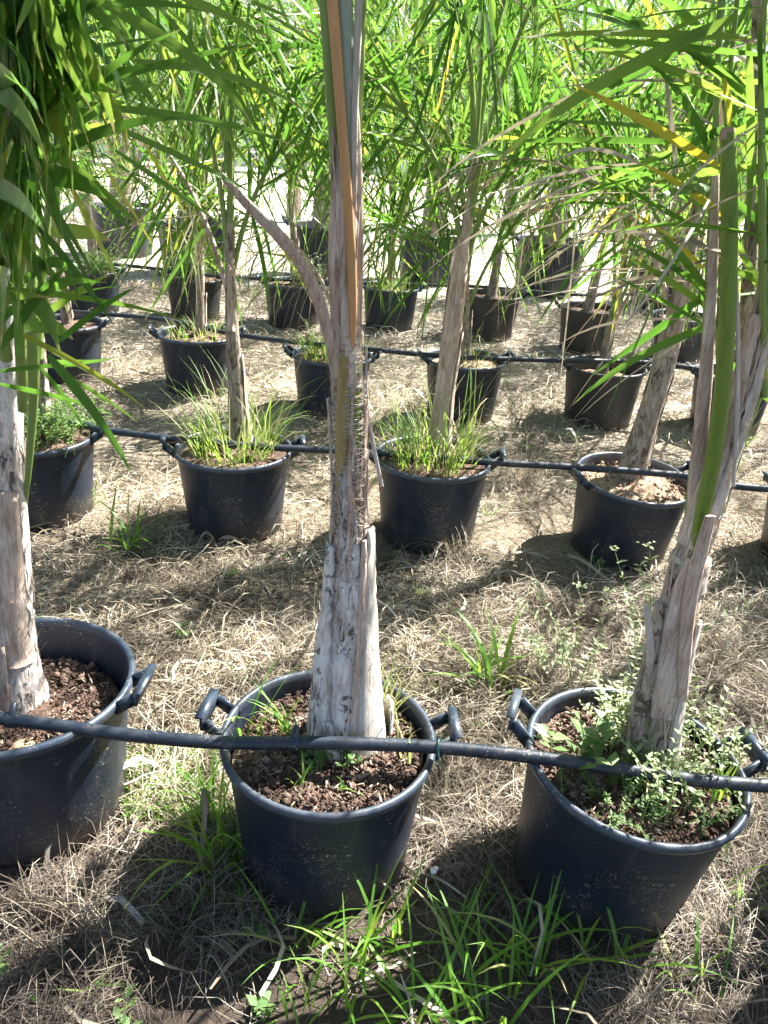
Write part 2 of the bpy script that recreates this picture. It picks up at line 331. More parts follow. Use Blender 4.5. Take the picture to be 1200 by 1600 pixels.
def box(mb, c, ax, hs):
    """box with centre c, axes ax (3 unit vectors), half sizes hs, slightly chamfered"""
    ax = np.array([nrm(np.asarray(a, float)) for a in ax]); V = []
    for sx_ in (-1, 1):
        for sy in (-1, 1):
            for sz in (-1, 1): V.append(np.asarray(c) + ax[0] * hs[0] * sx_ + ax[1] * hs[1] * sy + ax[2] * hs[2] * sz)
    mb.add(V, [(0, 1, 3, 2), (4, 6, 7, 5), (0, 4, 5, 1), (2, 3, 7, 6), (0, 2, 6, 4), (1, 5, 7, 3)]); return mb

# ------------------------------------------------------------------ leaf shapes: x along the blade 0..1, y across, z up
def leaf_shape(b, lat, seg=7, fold=0.02, twist=0.0, roll=0.0):
    t = np.linspace(0, 1, seg + 1); wd = np.minimum(1, 0.5 + 2.4 * t) * np.clip(1 - t ** 2.6, 0, 1) ** 0.8 * 0.5; wd[-1] = 0.015
    z = 4 * b * t * (1 - t) * (0.65 + 0.7 * t); yc = lat * 4 * t * (1 - t)
    V = []; U = []
    for k in range(seg + 1):
        a = roll + twist * t[k]
        for q in (-1, 0, 1):
            off = q * wd[k]; lift = 0.3 * abs(off) - 0.15 * wd[k]
            y = yc[k] + off * math.cos(a) - lift * math.sin(a); zz = z[k] + (off * math.sin(a) + lift * math.cos(a)) * 0.05
            V.append((t[k], y, zz)); U.append(((q + 1) / 2, t[k]))
    F = []
    for k in range(seg):
        for q in (0, 1): a0 = 3 * k + q; F.append((a0, a0 + 1, a0 + 4, a0 + 3))
    return np.array(V), np.array(F), np.array(U)
LV = [leaf_shape(b, l, twist=tw, roll=ro) for b, l, tw in ((0.015, .3, .2), (0.05, -.5, .5), (0.10, .7, -.5), (0.16, -.3, .7), (0.24, .5, -.8)) for ro in (0.15, 0.9, -0.9, 1.4)]
LV_LOW = [leaf_shape(b, l, 4, roll=ro, twist=.4) for b, l in ((0.03, .3), (0.09, -.5), (0.16, .6), (0.26, -.6)) for ro in (0.15, 0.9, -0.9, 1.4)]
_lm = {}
def leaf_mesh(v, mat):
    if (v, mat) not in _lm:
        mb = MB(); mb.add(*LV[v]); _lm[(v, mat)] = mb.mesh('leaflet', M[mat], False)
    return _lm[(v, mat)]
def leaf_axes(p0, p1, roll):
    d = p1 - p0; L = np.linalg.norm(d); X = d / (L + 1e-9); up = np.array((0, 0, 1.0))
    if abs(X[2]) > 0.985: up = np.array((X[0], X[1], 0.0)) * -1 + np.array((0.01, 0.2, 0))
    Z = nrm(up - X * (up @ X)); Y = np.cross(Z, X)
    c, s = math.cos(roll), math.sin(roll)
    return L, X, Y * c + Z * s, Z * c - Y * s
def put_leaf(parent, p0, p1, width, roll=0.0, v=1, mat='leaf', name='leaflet'):
    """one blade as an object of its own, local to its parent"""
    L, X, Y, Z = leaf_axes(np.asarray(p0, float), np.asarray(p1, float), roll)
    o = link(name, leaf_mesh(v, mat), parent)
    W = 20 * width
    o.matrix_local = Matrix(((X[0] * L, Y[0] * width, Z[0] * W, p0[0]), (X[1] * L, Y[1] * width, Z[1] * W, p0[1]), (X[2] * L, Y[2] * width, Z[2] * W, p0[2]), (0, 0, 0, 1)))
    return o
def add_leaf(mb, p0, p1, width, roll=0.0, v=1, low=True):
    V, F, U = (LV_LOW[v % 16] if low else LV[v])
    L, X, Y, Z = leaf_axes(np.asarray(p0, float), np.asarray(p1, float), roll)
    mb.add(np.asarray(p0) + V[:, 0:1] * L * X + V[:, 1:2] * width * Y + V[:, 2:3] * 20 * width * Z, F, U)

# ------------------------------------------------------------------ the ground
def grid(x0, x1, y0, y1, nx, ny, z=0.0, name='ground', mat='ground'):
    xs = np.linspace(x0, x1, nx); ys = np.linspace(y0, y1, ny); X, Y = np.meshgrid(xs, ys)
    fade = np.clip((14 - np.abs(Y - 4)) / 4, 0, 1) * np.clip((9 - np.abs(X)) / 2, 0, 1)
    Z = gh(X, Y) * fade + z
    V = np.stack([X, Y, Z], -1).reshape(-1, 3)
    i = np.arange(ny - 1)[:, None] * nx; j = np.arange(nx - 1)[None]
    F = np.stack([i + j, i + j + 1, i + nx + j + 1, i + nx + j], -1).reshape(-1, 4)
    mb = MB(); mb.add(V, F); return mb
xs = np.concatenate([np.linspace(-300, -10, 8)[:-1], np.linspace(-10, 10, 301), np.linspace(10, 300, 8)[1:]])
ys = np.concatenate([np.linspace(-120, -2, 5)[:-1], np.linspace(-2, 16, 271), np.linspace(16, 500, 9)[1:]])
X, Y = np.meshgrid(xs, ys); fade = np.clip((9.5 - np.abs(X)) / 2, 0, 1) * np.clip((15.5 - Y) / 3, 0, 1) * np.clip((Y + 2) / 1, 0, 1)
Z = gh(X, Y) * fade; V = np.stack([X, Y, Z], -1).reshape(-1, 3)
i = np.arange(len(ys) - 1)[:, None] * len(xs); j = np.arange(len(xs) - 1)[None]
mb = MB(); mb.add(V, np.stack([i + j, i + j + 1, i + len(xs) + j + 1, i + len(xs) + j], -1).reshape(-1, 4))
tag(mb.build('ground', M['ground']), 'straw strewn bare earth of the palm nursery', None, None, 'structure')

POTS = {}
def inpots(x, y, f=0.9):
    k = np.zeros(len(x), bool)
    for p in POTS.values(): k |= (x - p[0]) ** 2 + (y - p[1]) ** 2 < (p[2] * f) ** 2
    return k
def strand_field(mb, n, x0, x1, y0, y1, ln, wd, zmax=0.03, arch=0.03, seg=4, clump=None, azm=None, density=None):
    x = RG.uniform(x0, x1, n); y = RG.uniform(y0, y1, n)
    if clump is not None:
        c = clump[RG.integers(0, len(clump), n)]; s_ = RG.normal(0, 1, (n, 2)) * c[:, 2:3]; x = c[:, 0] + s_[:, 0]; y = c[:, 1] + s_[:, 1]
    if density is not None: k = RG.random(n) < density(x, y); x, y = x[k], y[k]
    k = ~inpots(x, y); x, y = x[k], y[k]; n = len(x)
    az = RG.uniform(0, 2 * np.pi, n) if azm is None else azm(x, y) + RG.normal(0, 0.7, n)
    L = RG.uniform(ln[0], ln[1], n); kap = RG.normal(0, 1.1, n); t = np.linspace(0, 1, seg + 1)
    a = az[:, None] + kap[:, None] * (t[None] - 0.5) + 0.25 * RG.normal(0, 1, (n, seg + 1)).cumsum(1)
    dx = np.cos(a) * L[:, None] / seg; dy = np.sin(a) * L[:, None] / seg
    px = x[:, None] + np.concatenate([np.zeros((n, 1)), dx[:, 1:].cumsum(1)], 1); py = y[:, None] + np.concatenate([np.zeros((n, 1)), dy[:, 1:].cumsum(1)], 1)
    h0 = RG.uniform(0.001, zmax, n) ** 1.0; hk = RG.exponential(arch, n); tilt = RG.normal(0, 0.5, n) * arch
    pz = gh(px, py) + h0[:, None] + hk[:, None] * 4 * (t * (1 - t))[None] + tilt[:, None] * t[None]
    pz = np.maximum(pz, gh(px, py) + 0.001)
    w_ = RG.uniform(wd[0], wd[1], n)[:, None] * np.array([1, 1, 1, .85, .4, .3][:seg + 1])[None] / 2
    nx_, ny_ = -np.sin(a), np.cos(a); tz = RG.normal(0, 0.6, n)[:, None]
    A = np.stack([px + nx_ * w_, py + ny_ * w_, pz + tz * w_], -1); B = np.stack([px - nx_ * w_, py - ny_ * w_, pz - tz * w_], -1)
    V = np.stack([A, B], 2).reshape(-1, 3)
    i = np.arange(n)[:, None] * (2 * (seg + 1)); j = 2 * np.arange(seg)[None]
    F = np.stack([i + j, i + j + 1, i + j + 3, i + j + 2], -1).reshape(-1, 4)
    U = np.broadcast_to(np.stack([np.tile([0., 1.], seg + 1), np.repeat(t, 2)], -1)[None], (n, 2 * (seg + 1), 2)).reshape(-1, 2)
    mb.add(V, F, U)

# ------------------------------------------------------------------ pots
def handle(mb, ang, rr, z, out=0.05, half=0.06, up=0.03):
    """flat bar bent into a bracket: two arms from the rim and the grip across them"""
    d = np.array((math.cos(ang), math.sin(ang), 0)); s = np.array((-math.sin(ang), math.cos(ang), 0)); uz = np.array((0, 0, 1.0))
    for q in (-1, 1):
        a = d * (rr - 0.012) + s * q * half + uz * (z - 0.022); b_ = d * (rr + out) + s * q * half * 0.92 + uz * (z - 0.012 + up)
        c = (a + b_) / 2; ax = nrm(b_ - a)
        box(mb, c, (ax, s, np.cross(ax, s)), (np.linalg.norm(b_ - a) / 2 + 0.003, 0.004, 0.015))
    g = d * (rr + out + 0.006) + uz * (z - 0.008 + up)
    box(mb, g, (s, d, uz), (half + 0.006, 0.005, 0.019))
    box(mb, g + d * 0.006 + uz * 0.017, (s, d, uz), (half + 0.006, 0.010, 0.003))
PD = 0.26
def make_pot(key, loc, label, rs, rim=PD, H=0.38, soil_z=0.06, soilmat='soil', tilt=(0, 0), rot=0.0, rotl=None, mat='pot', handles=True, clods=0, ns=48, up=0.03):
    t = thing('plant_pot', loc, label, 'pot', 'black nursery pots in rows')
    t.rotation_euler = (tilt[0], tilt[1], 0)
    POTS[key] = (loc[0], loc[1], rim, loc[2] + H, soil_z)
    k = rim / PD; zb = H
    mb = MB(); wb = 0.006 + 0.008 * rs.random(); ph = int(rs.integers(1, 99)); lathe(mb, [(0.0, 0.012), (0.19 * k, 0.004), (0.205 * k, 0.0), (0.212 * k, 0.012), (0.22 * k, 0.12), (0.232 * k, zb * 0.6), (0.243 * k, zb - 0.045),
                          (0.245 * k, zb - 0.03), (0.247 * k, zb - 0.022)], ns, wb, np.random.default_rng(ph))
    lathe(mb, [(0.243 * k, zb - 0.016), (0.236 * k, zb - 0.06), (0.228 * k, zb - 0.15), (0.215 * k, zb - 0.26)], ns, wb, np.random.default_rng(ph))
    mb.build('wall', M[mat], t)
    mb = MB(); lathe(mb, [(0.2462 * k, zb - 0.024), (0.258 * k, zb - 0.022), (0.2615 * k, zb - 0.012), (0.260 * k, zb - 0.003), (0.254 * k, zb + 0.002), (0.2475 * k, zb), (0.2435 * k, zb - 0.006), (0.2422 * k, zb - 0.018)], ns, wb, np.random.default_rng(ph))
    mb.build('rim', M['pot_rim' if mat == 'pot' else mat], t)
    if handles:
        for q in (0, math.pi):
            mb = MB(); handle(mb, (rot if q == 0 or rotl is None else rotl) + q, 0.257 * k, zb, 0.034 * k, 0.05 * k, up); mb.build('handle', M['pot_rim' if mat == 'pot' else mat], t, smooth=False)
    # soil: bumpy disc
    sz = zb - soil_z; nr = 14 if clods else 7; na = 44 if clods else 22; V = [(0, 0, sz + 0.015)]; rs_ = rs
    rmax = (0.2425 - 0.012 * soil_z / 0.05 * 0.6) * k - 0.004
    for a in range(1, nr + 1):
        for b_ in range(na):
            th = b_ / na * 6.2832; rr = rmax * a / nr
            x, y = rr * math.cos(th), rr * math.sin(th)
            V.append((x, y, sz + 0.012 * (1 - a / nr) + 0.014 * math.sin(x * 31 + rs_.uniform(-.5, .5)) * math.cos(y * 27) + rs_.uniform(-0.008, 0.008)))
    F4 = []; F3 = []
    for b_ in range(na): F3.append((0, 1 + b_, 1 + (b_ + 1) % na))
    for a in range(nr - 1):
        for b_ in range(na):
            i0 = 1 + a * na; F4.append((i0 + b_, i0 + na + b_, i0 + na + (b_ + 1) % na, i0 + (b_ + 1) % na))
    mb = MB(); mb.add(V, F3); mb.F.append(np.array(F4)); s = mb.build('soil', M[soilmat], t)
    if clods:
        mb = MB(); mc = MB(); phi = (1 + 5 ** .5) / 2
        ico = np.array([(-1, phi, 0), (1, phi, 0), (-1, -phi, 0), (1, -phi, 0), (0, -1, phi), (0, 1, phi), (0, -1, -phi), (0, 1, -phi), (phi, 0, -1), (phi, 0, 1), (-phi, 0, -1), (-phi, 0, 1)]) / 1.9
        icf = [(0, 11, 5), (0, 5, 1), (0, 1, 7), (0, 7, 10), (0, 10, 11), (1, 5, 9), (5, 11, 4), (11, 10, 2), (10, 7, 6), (7, 1, 8), (3, 9, 4), (3, 4, 2), (3, 2, 6), (3, 6, 8), (3, 8, 9), (4, 9, 5), (2, 4, 11), (6, 2, 10), (8, 6, 7), (9, 8, 1)]
        for q in range(clods // 14):
            th = rs_.uniform(0, 6.28); rr = rmax * math.sqrt(rs_.uniform(0, 1)) * 0.95; a_ = rs_.uniform(0, 6.28); q_ = ico * np.array((rs_.uniform(.006, .016), rs_.uniform(.0012, .003), .0012)); q_ = np.stack([q_[:, 0] * math.cos(a_) - q_[:, 1] * math.sin(a_), q_[:, 0] * math.sin(a_) + q_[:, 1] * math.cos(a_), q_[:, 2] + q_[:, 0] * rs_.normal(0, .3)], -1)
            mc.add(q_ + (rr * math.cos(th), rr * math.sin(th), sz + 0.022 + rs_.uniform(-.004, .004)), icf)
        for q in range(clods):
            th = rs_.uniform(0, 6.28); rr = rmax * math.sqrt(rs_.uniform(0, 1)) * 0.97; sc = 0.0018 + 0.0035 * rs_.random() ** 1.5 if rs_.random() < .93 else rs_.uniform(.005, .013)
            mb.add(ico * sc * rs_.uniform(0.6, 1.2, (12, 3)) + (rr * math.cos(th), rr * math.sin(th), sz + 0.012 + rs_.uniform(-0.004, 0.008)), icf)
        tag(mb.build('soil_crumbs', M[soilmat], s), kind='stuff'); tag(mc.build('bark_chips', M['straw'], s), kind='stuff')
    return t

rows = {1: 1.53, 2: 3.39, 3: 5.25, 4: 7.42}
def P(x, y): return np.array((x, y, float(gh(np.array(x), np.array(y))) - 0.004))
rs = np.random.default_rng(11)
pot_list = [
 ('A', (-0.885, 1.635), 'black pot at the left photo edge, front row, soil sunk below its rim', dict(soil_z=0.12, rot=-0.05, clods=2600, up=0.025, rim=0.282, H=0.4)),
 ('B', (-0.10, 1.55), 'black pot holding the pale thick trunk in the middle of the front row', dict(soil_z=0.055, rot=0.08, rotl=-0.12, clods=3600, tilt=(0.0, 0.0))),
 ('C', (0.60, 1.53), 'black pot at the right of the front row, overgrown with small leaved weeds', dict(soil_z=0.05, rot=0.2, rotl=-0.3, clods=2600, tilt=(0.02, 0.09), rim=0.264)),
 ('D', (-1.57, 3.41), 'dark blue black pot with leafy weeds spilling over it, leftmost of the second row', dict(soil_z=0.03, rot=0.1)),
 ('E', (-0.68, 3.38), 'black pot filled with grass, left of the pale front trunk in the second row', dict(soil_z=0.03, rot=0.15)),
 ('F', (0.20, 3.36), 'black pot filled with grass, right of the pale front trunk in the second row', dict(soil_z=0.03, rot=0.0)),
 ('G', (1.08, 3.38), 'clean black pot with bare pale soil and a leaning trunk in the second row', dict(soil_z=0.05, soilmat='soil_pale', rot=0.3, clods=500, tilt=(0.05, 0.04))),
 ('H', (1.97, 3.39), 'black pot cut by the right photo edge in the second row', dict(soil_z=0.05, rot=0.2)),
 ('I', (-2.24, 5.5), 'black pot under hanging leaves at the left end of the third row', dict(soil_z=0.04)),
 ('J', (-1.30, 5.35), 'black pot behind the tall grass, second from the left in the third row', dict(soil_z=0.04, rot=0.2)),
 ('K', (-0.39, 5.14), 'third-row black pot with bright grass just left of the pale front trunk', dict(soil_z=0.03)),
 ('L', (0.46, 5.16), 'black pot behind the forked second-row trunk, right of the pale front trunk', dict(soil_z=0.05, soilmat='soil_pale', rot=0.2)),
 ('M', (1.37, 5.22), 'greyish straight sided pot standing clear in the third row with an open pale rim', dict(soil_z=0.09, soilmat='soil_pale', mat='pot_grey', rot=0.1)),
 ('N', (2.20, 5.2), 'black pot behind the green cut stem at the right of the third row', dict(soil_z=0.05)),
 ('O', (-2.72, 7.4), 'black pot deep in leaf shade at the left end of the fourth row', dict(soil_z=0.04)),
 ('P', (-1.83, 7.5), 'faded grey pot with leafy weeds, second from the left in the fourth row', dict(soil_z=0.03, mat='pot_grey')),
 ('Q', (-0.93, 7.5), 'fourth-row black pot with a raised left handle, third from the left', dict(soil_z=0.04, rim=0.28, rot=0.0)),
 ('R', (-0.06, 7.48), 'black pot with sparse grass just right of the pale front trunk in the fourth row', dict(soil_z=0.03)),
 ('S', (0.84, 7.42), 'black pot with a thin upright trunk in the fourth row, right of the forked trunk', dict(soil_z=0.05, mat='pot_grey')),
 ('T', (1.68, 7.25), 'grey black pot behind dry hanging leaves in the fourth row', dict(soil_z=0.05, mat='pot_grey')),
 ('U', (2.45, 7.1), 'black pot at the right end of the fourth row behind the leaning palm', dict(soil_z=0.05)),
]
for key, (x, y), lab, kw in pot_list:
    make_pot(key, P(x, y), lab, rs, **kw)
big_list = [('V', (-3.55, 10.9), 'large black tub far left against the bright path'), ('W', (-2.35, 9.7), 'large black tub half hidden by weeds, second from the left at the back'),
 ('X', (-0.92, 10.2), 'large black tub with raised hooked handles behind the pale front trunk'), ('Y', (0.37, 10.2), 'large black tub with hooked handles behind the forked second-row palm'),
 ('Z', (1.72, 9.8), 'large black tub with a pale inner rim, standing clear against the bright path'), ('a', (3.0, 9.5), 'large black tub behind dry leaves at the back right'),
 ('b', (4.3, 9.4), 'large black tub at the far back right beyond the leaning palms')]
for key, (x, y), lab in big_list:
    make_pot(key, P(x, y), lab, rs, rim=0.43, H=0.6, soil_z=0.1, soilmat='soil_pale', rot=rs.uniform(-0.1, 0.2), ns=36, up=0.075)
for key, x, y, lab in (('r1', 1.42, 1.5, 'black pot continuing the front row to the right'), ('r6', 2.15, 1.45, 'black pot second past the right end of the front row'), ('r2', 2.88, 3.4, 'black pot continuing the second row to the right'),
                       ('r3', 3.1, 5.2, 'black pot continuing the third row to the right'), ('r4', 3.4, 7.1, 'black pot continuing the fourth row to the right'), ('r5', 3.78, 3.4, 'second black pot past the right end of the second row')):
    make_pot(key, P(x, y), lab, rs, soil_z=0.05)

# ------------------------------------------------------------------ irrigation pipes
def pipe(pts, lab, rad=0.0155, drips=()):
    c = pts[len(pts) // 2]; t = thing('irrigation_pipe', c, lab, 'pipe', 'black irrigation pipes laid across the pot rows')
    Q = catmull(pts, 60); mb = MB(); tube(mb, Q, rad, 12, ref=np.array((0, 0, 1.0))); mb.build('tube', M['pipe'], t, off=c)
    for x in drips:
        k = int(np.argmin(np.abs(Q[:, 0] - x))); p = Q[k]
        mb = MB(); tube(mb, [p + (0, 0, rad * 0.8), p + (0, 0.012, rad + 0.014), p + (0, 0.02, rad + 0.016)], [0.009, 0.009, 0.006], 8)
        tube(mb, [p + (-0.012, 0, 0), p + (0.012, 0, 0)], rad + 0.004, 10, ref=np.array((0, 0, 1.0))); mb.build('dripper', M['pipe'], t, off=c)
    return t, Q
row1 = [np.array((-3.2, 1.72, 0.41)), np.array((-1.9, 1.58, 0.41)), onz(0, 1122, .41), onz(180, 1146, .408), onz(345, 1160, .405), onz(520, 1161, .407), onz(690, 1168, .406), onz(860, 1186, .406), onz(960, 1200, .406), onz(1200, 1228, .406), np.array((1.9, 1.45, 0.41)), np.array((3.2, 1.4, 0.41))]
t1, Q1 = pipe(row1, 'long black pipe resting on the front row pot rims in front of the trunks', 0.0158, (-0.83, -0.16))
row2 = [np.array((-4.2, 3.55, 0.41)), onz(30, 655, .41), onz(160, 672, .408), onz(290, 688, .404), onz(440, 700, .404), onz(600, 708, .404), onz(760, 722, .404), onz(900, 730, .404), onz(1085, 745, .404), onz(1200, 764, .404), np.array((3.0, 3.25, 0.41)), np.array((4.6, 3.2, 0.41))]
t2, Q2 = pipe(row2, 'black pipe across the second row of pots, running behind the pale front trunk', 0.0158, (-0.6, 1.3))
row3 = [np.array((-4.6, 5.8, 0.41)), onz(110, 487, .41), onz(250, 499, .408), onz(390, 526, .404), onz(580, 546, .404), onz(700, 557, .404), onz(830, 562, .404), onz(1000, 566, .404), onz(1095, 577, .404), onz(1200, 590, .404), np.array((4.6, 5.0, 0.41))]
pipe(row3, 'black pipe across the third row of pots, over the greyish straight sided pot', 0.016, (-2.0, 0.5, 1.75, 2.0))
row4 = [np.array((-5.6, 7.9, 0.41)), onz(175, 413, .41), onz(300, 428, .408), onz(440, 437, .404), onz(620, 444, .404), onz(750, 448, .404), onz(890, 460, .404), onz(1050, 464, .404), np.array((5.2, 6.9, 0.41))]
pipe(row4, 'thin looking black pipe across the farthest row of small pots', 0.016, (-0.6, 0.2))
p = Q1[int(np.argmin(np.abs(Q1[:, 0] - onz(688, 1165, .41)[0])))]
mb = MB(); th = np.linspace(0, 6.5, 22)
tube(mb, np.stack([p[0] + 0.004 * np.sin(th * 2), p[1] + 0.0185 * np.cos(th), p[2] + 0.0185 * np.sin(th)], -1), 0.002, 5)
tube(mb, [p + (0, -0.0185, 0), p + (0.004, -0.028, -0.02), p + (0.002, -0.03, -0.04)], 0.0018, 5)
tube(mb, [p + (0, -0.018, 0.005), p + (-0.004, -0.022, 0.03), p + (-0.006, -0.018, 0.05)], 0.0018, 5)
mb.build('tie', M['tie'], t1, off=row1[6])

# ------------------------------------------------------------------ palms
PALMG = 'young palms growing in the nursery pots'
def frond_spec(r, length=1.7, e0=R(80), e1=R(-15), n=26, ll=0.48, dry=0.05, bare=0.32, lw=0.0185, power=1.35):
    """rachis in the local xz plane and its leaflets as (p0, p1, width, roll, shape, material)"""
    m_ = 22; s = np.linspace(0, 1, m_); e = e0 + (e1 - e0) * s ** power; side = r.normal(0, 0.12)
    d = np.stack([np.cos(e), np.sin(side * s * 2) * np.cos(e), np.sin(e)], -1); d /= np.linalg.norm(d, axis=1)[:, None]
    pts = np.vstack([[0, 0, 0], (d[:-1] * length / (m_ - 1)).cumsum(0)]); out = []
    for k in range(n):
        for sd_ in (-1, 1):
            q = bare + (1 - bare) * ((k + r.uniform(0, .8)) / n); i = min(int(q * (m_ - 1)), m_ - 2); f = q * (m_ - 1) - i
            p0 = pts[i] * (1 - f) + pts[i + 1] * f; T = d[i]; side_v = np.array((0, 1.0, 0)) * sd_; N = np.cross(T, (0, 1, 0)) * -1; N = N if N[2] > 0 else -N
            u = (q - bare) / (1 - bare); L = ll * (0.62 + 0.5 * math.sin(math.pi * min(1, u * 0.9 + 0.12)) - 0.35 * u ** 3) * r.uniform(0.8, 1.12)
            dd = nrm(T * r.uniform(0.6, 1.3) + side_v * r.uniform(0.35, 0.85) + N * r.normal(0.05, 0.5)); dd = nrm(dd + np.array((0, 0, -(r.uniform(-0.3, 0.5) if r.random() < 0.6 else r.uniform(1.2, 2.6)))))
            mt = 'dry' if r.random() < dry else ('yellow' if r.random() < 0.02 else 'leaf')
            if mt == 'dry': dd = nrm(dd + np.array((0, 0, -0.8)))
            out.append((p0, p0 + dd * L, lw * r.uniform(0.7, 1.15) * (0.4 if mt == 'dry' else 1), r.normal(0, 0.5), int(r.choice((0, 1, 2, 3, 1, 2, 5, 6, 7, 9, 10))) if mt != 'dry' else int(r.integers(4, 16)), mt))
    return pts, out
def rotz(v, a):
    c, s = math.cos(a), math.sin(a); v = np.asarray(v); return np.stack([v[..., 0] * c - v[..., 1] * s, v[..., 0] * s + v[..., 1] * c, v[..., 2]], -1)
# shared whole-frond meshes for the palms farther back and for crowns above the picture
FR = []
rf = np.random.default_rng(5)
for q in range(7):
    old = q >= 5
    pts, lf = frond_spec(rf, 1.75, R(80), R(25 if not old else -60), 34, 0.64, 0.0, 0.24, 0.0145, 1.5)
    mb = MB(); tube(mb, pts, np.linspace(0.014, 0.003, len(pts)), 6, flat=0.7)
    mr = mb.mesh('frond', M['petiole_green'] if not old else M['sheath'])
    mbs = {'leaf': MB(), 'dry': MB()}
    for p0, p1, wd, ro, v, mt in lf:
        mt = 'dry' if (old or rf.random() < 0.04) else 'leaf'
        add_leaf(mbs[mt], p0, p1, wd * (0.55 if mt == 'dry' else 1), ro, v)
    FR.append((mr, mbs['leaf'].mesh('leaflets', M['leaf']) if mbs['leaf'].n else None, mbs['dry'].mesh('leaflets', M['dry']) if mbs['dry'].n else None))
def whole_frond(parent, base, az, which, sc=1.0, pitch=0.0):
    mr, ml, md = FR[which]; f = link('frond', mr, parent)
    f.matrix_local = Matrix.Translation([float(v) for v in base]) @ Matrix.Rotation(az, 4, 'Z') @ Matrix.Rotation(pitch, 4, 'Y') @ Matrix.Scale(sc, 4)
    if ml: tag(link('leaflets', ml, f), kind='stuff')
    if md: tag(link('dry_leaflets', md, f), kind='stuff')
    return f
def stemline(path, n=14): return catmull(path, n)
def boots(parent, path, rad, r, n=5, z0=0.1, z1=0.8, mats=('sheath', 'sheath_grey'), wide=0.9):
    """cut or torn leaf bases hugging the stem, each one a part"""
    Q = catmull(path, 40)
    for k in range(n):
        a0 = z0 + (z1 - z0) * k / n + r.uniform(-.03, .03); a1 = a0 + r.uniform(0.2, 0.34)
        i0 = int(np.clip(a0, 0, .8) * 39); i1 = int(np.clip(a1, 0.1, 1) * 39); i1 = max(i1, i0 + 4); seg = Q[i0:i1 + 1]
        rr = np.interp(np.linspace(i0 / 39, i1 / 39, len(seg)), np.linspace(0, 1, len(rad)), rad)
        t_ = np.linspace(0, 1, len(seg)); lift = 0.001 + r.uniform(0.002, 0.014) * t_ ** 2; hw = wide * (1 - 0.62 * t_ ** 0.8)
        mb = MB(); shell(mb, seg, rr + lift, k * 2.4 + r.uniform(-.4, .4), hw, 0.004, 7, r, 0.25)
        mb.build('leaf_base', M[mats[k % len(mats)]], parent)
def palm(loc, path, rad, label, seed, nf=7, objs=True, mat='bark', lean=(0, 0), dryf=0.08, fl=1.7, z_lo=0.55, ll=0.54, e1=(10, 50), nbase=4, cap=300, n_leaf=34, azs=None, sc=1.0, fibre=True, e0=(77, 90)):
    """path: stem centre line local to loc, the fronds leave it between z_lo and its top"""
    r = np.random.default_rng(seed); path = np.asarray(path, float)
    t = thing('palm_tree', loc, label, 'palm', PALMG); loc = np.asarray(loc, float)
    Q = stemline(path, 26); R_ = np.interp(np.linspace(0, 1, 26), np.linspace(0, 1, len(rad)), rad)
    mb = MB(); tube(mb, Q, R_, 14, rough=0.06, rs=r); mb.build('trunk', M[mat], t)
    boots(t, path, rad, r, nbase, wide=0.75)
    rest = {}; cnt = 0; cand = []
    for k in range(nf):
        az = azs[k] if azs else k * 2.4 + r.uniform(-.35, .35) + seed
        u = z_lo + (1 - z_lo) * (k + .5) / nf; b = Q[int(u * 25)] + 0.6 * R_[int(u * 25)] * np.array((math.cos(az), math.sin(az), 0))
        old = k < 1 and r.random() < 0.5
        low = k < max(2, nf // 3); ee0 = R(r.uniform(*e0)) - (R(12) if low else 0)
        if not objs:
            whole_frond(t, b, az, int(r.integers(5, 7)) if (old and r.random() < .5) else int(r.integers(0, 5)), fl / 1.75 * r.uniform(.85, 1.1) * (.8 if low else 1), r.uniform(-.12, .1) + (.22 if low else 0)); continue
        pts, lf = frond_spec(r, fl * r.uniform(.85, 1.1) * (.8 if low else 1), ee0, R(r.uniform(*e1) - (35 if low else 0)), n_leaf, ll, 0.6 if old else dryf, bare=0.24 if low else 0.32)
        pts = rotz(pts, az) + b
        mb = MB(); tube(mb, pts, np.linspace(0.012, 0.0025, len(pts)), 8, flat=0.75)
        fr = mb.build('frond', M['petiole_green'] if not old else M['sheath'], t)
        for p0, p1, wd, ro, v, mt in lf:
            p0 = rotz(p0, az) + b; p1 = rotz(p1, az) + b; x, y, d = project(loc + (p0 + p1) / 2); inside = -60 < x < 1260 and -60 < y < 1700 and d > 0.3
            cand.append((0 if inside else 1, d, len(cand), fr, p0, p1, wd, ro, v, mt))
    cand.sort(key=lambda c: c[:3])
    for c in cand:
        _, _, _, fr, p0, p1, wd, ro, v, mt = c
        if c[0] == 0 and cnt < cap: put_leaf(fr, p0, p1, wd, ro, v, mt); cnt += 1
        else: rest.setdefault(mt, MB()); add_leaf(rest[mt], p0, p1, wd, ro, v)
    if rest:
        mb = MB(); mats = list(rest); me = None
        for mt in mats:
            for V_, F_, U_ in zip(rest[mt].V, rest[mt].F, rest[mt].U): mb.V.append(V_); mb.F.append(F_ - 0); mb.U.append(U_)
        # re-offset the blocks of the several materials into one mesh
        Vn = 0; F2 = []; mi = []
        for a, mt in enumerate(mats):
            for F_ in rest[mt].F: F2.append(F_ + Vn); mi += [a] * len(F_)
            Vn += rest[mt].n
        mb.F = F2; me = mb.mesh('leaflets', None)
        for mt in mats: me.materials.append(M[mt])
        me.polygons.foreach_set('material_index', mi); tag(link('leaflets', me, t), kind='stuff')
    return t
def local_path(pix, Y0, loc, dY=None):
    """stem points seen at pixel (x, y) with width w, at distance Y; returns path local to loc and radii"""
    Pn = []; rn = []
    for k, q in enumerate(pix):
        yy = Y0 + (dY[k] if dY else 0); Pn.append(at(q[0], q[1], yy) - loc); rn.append(q[2] * mpp(q[0], q[1], yy) / 2)
    return np.array(Pn), np.array(rn)
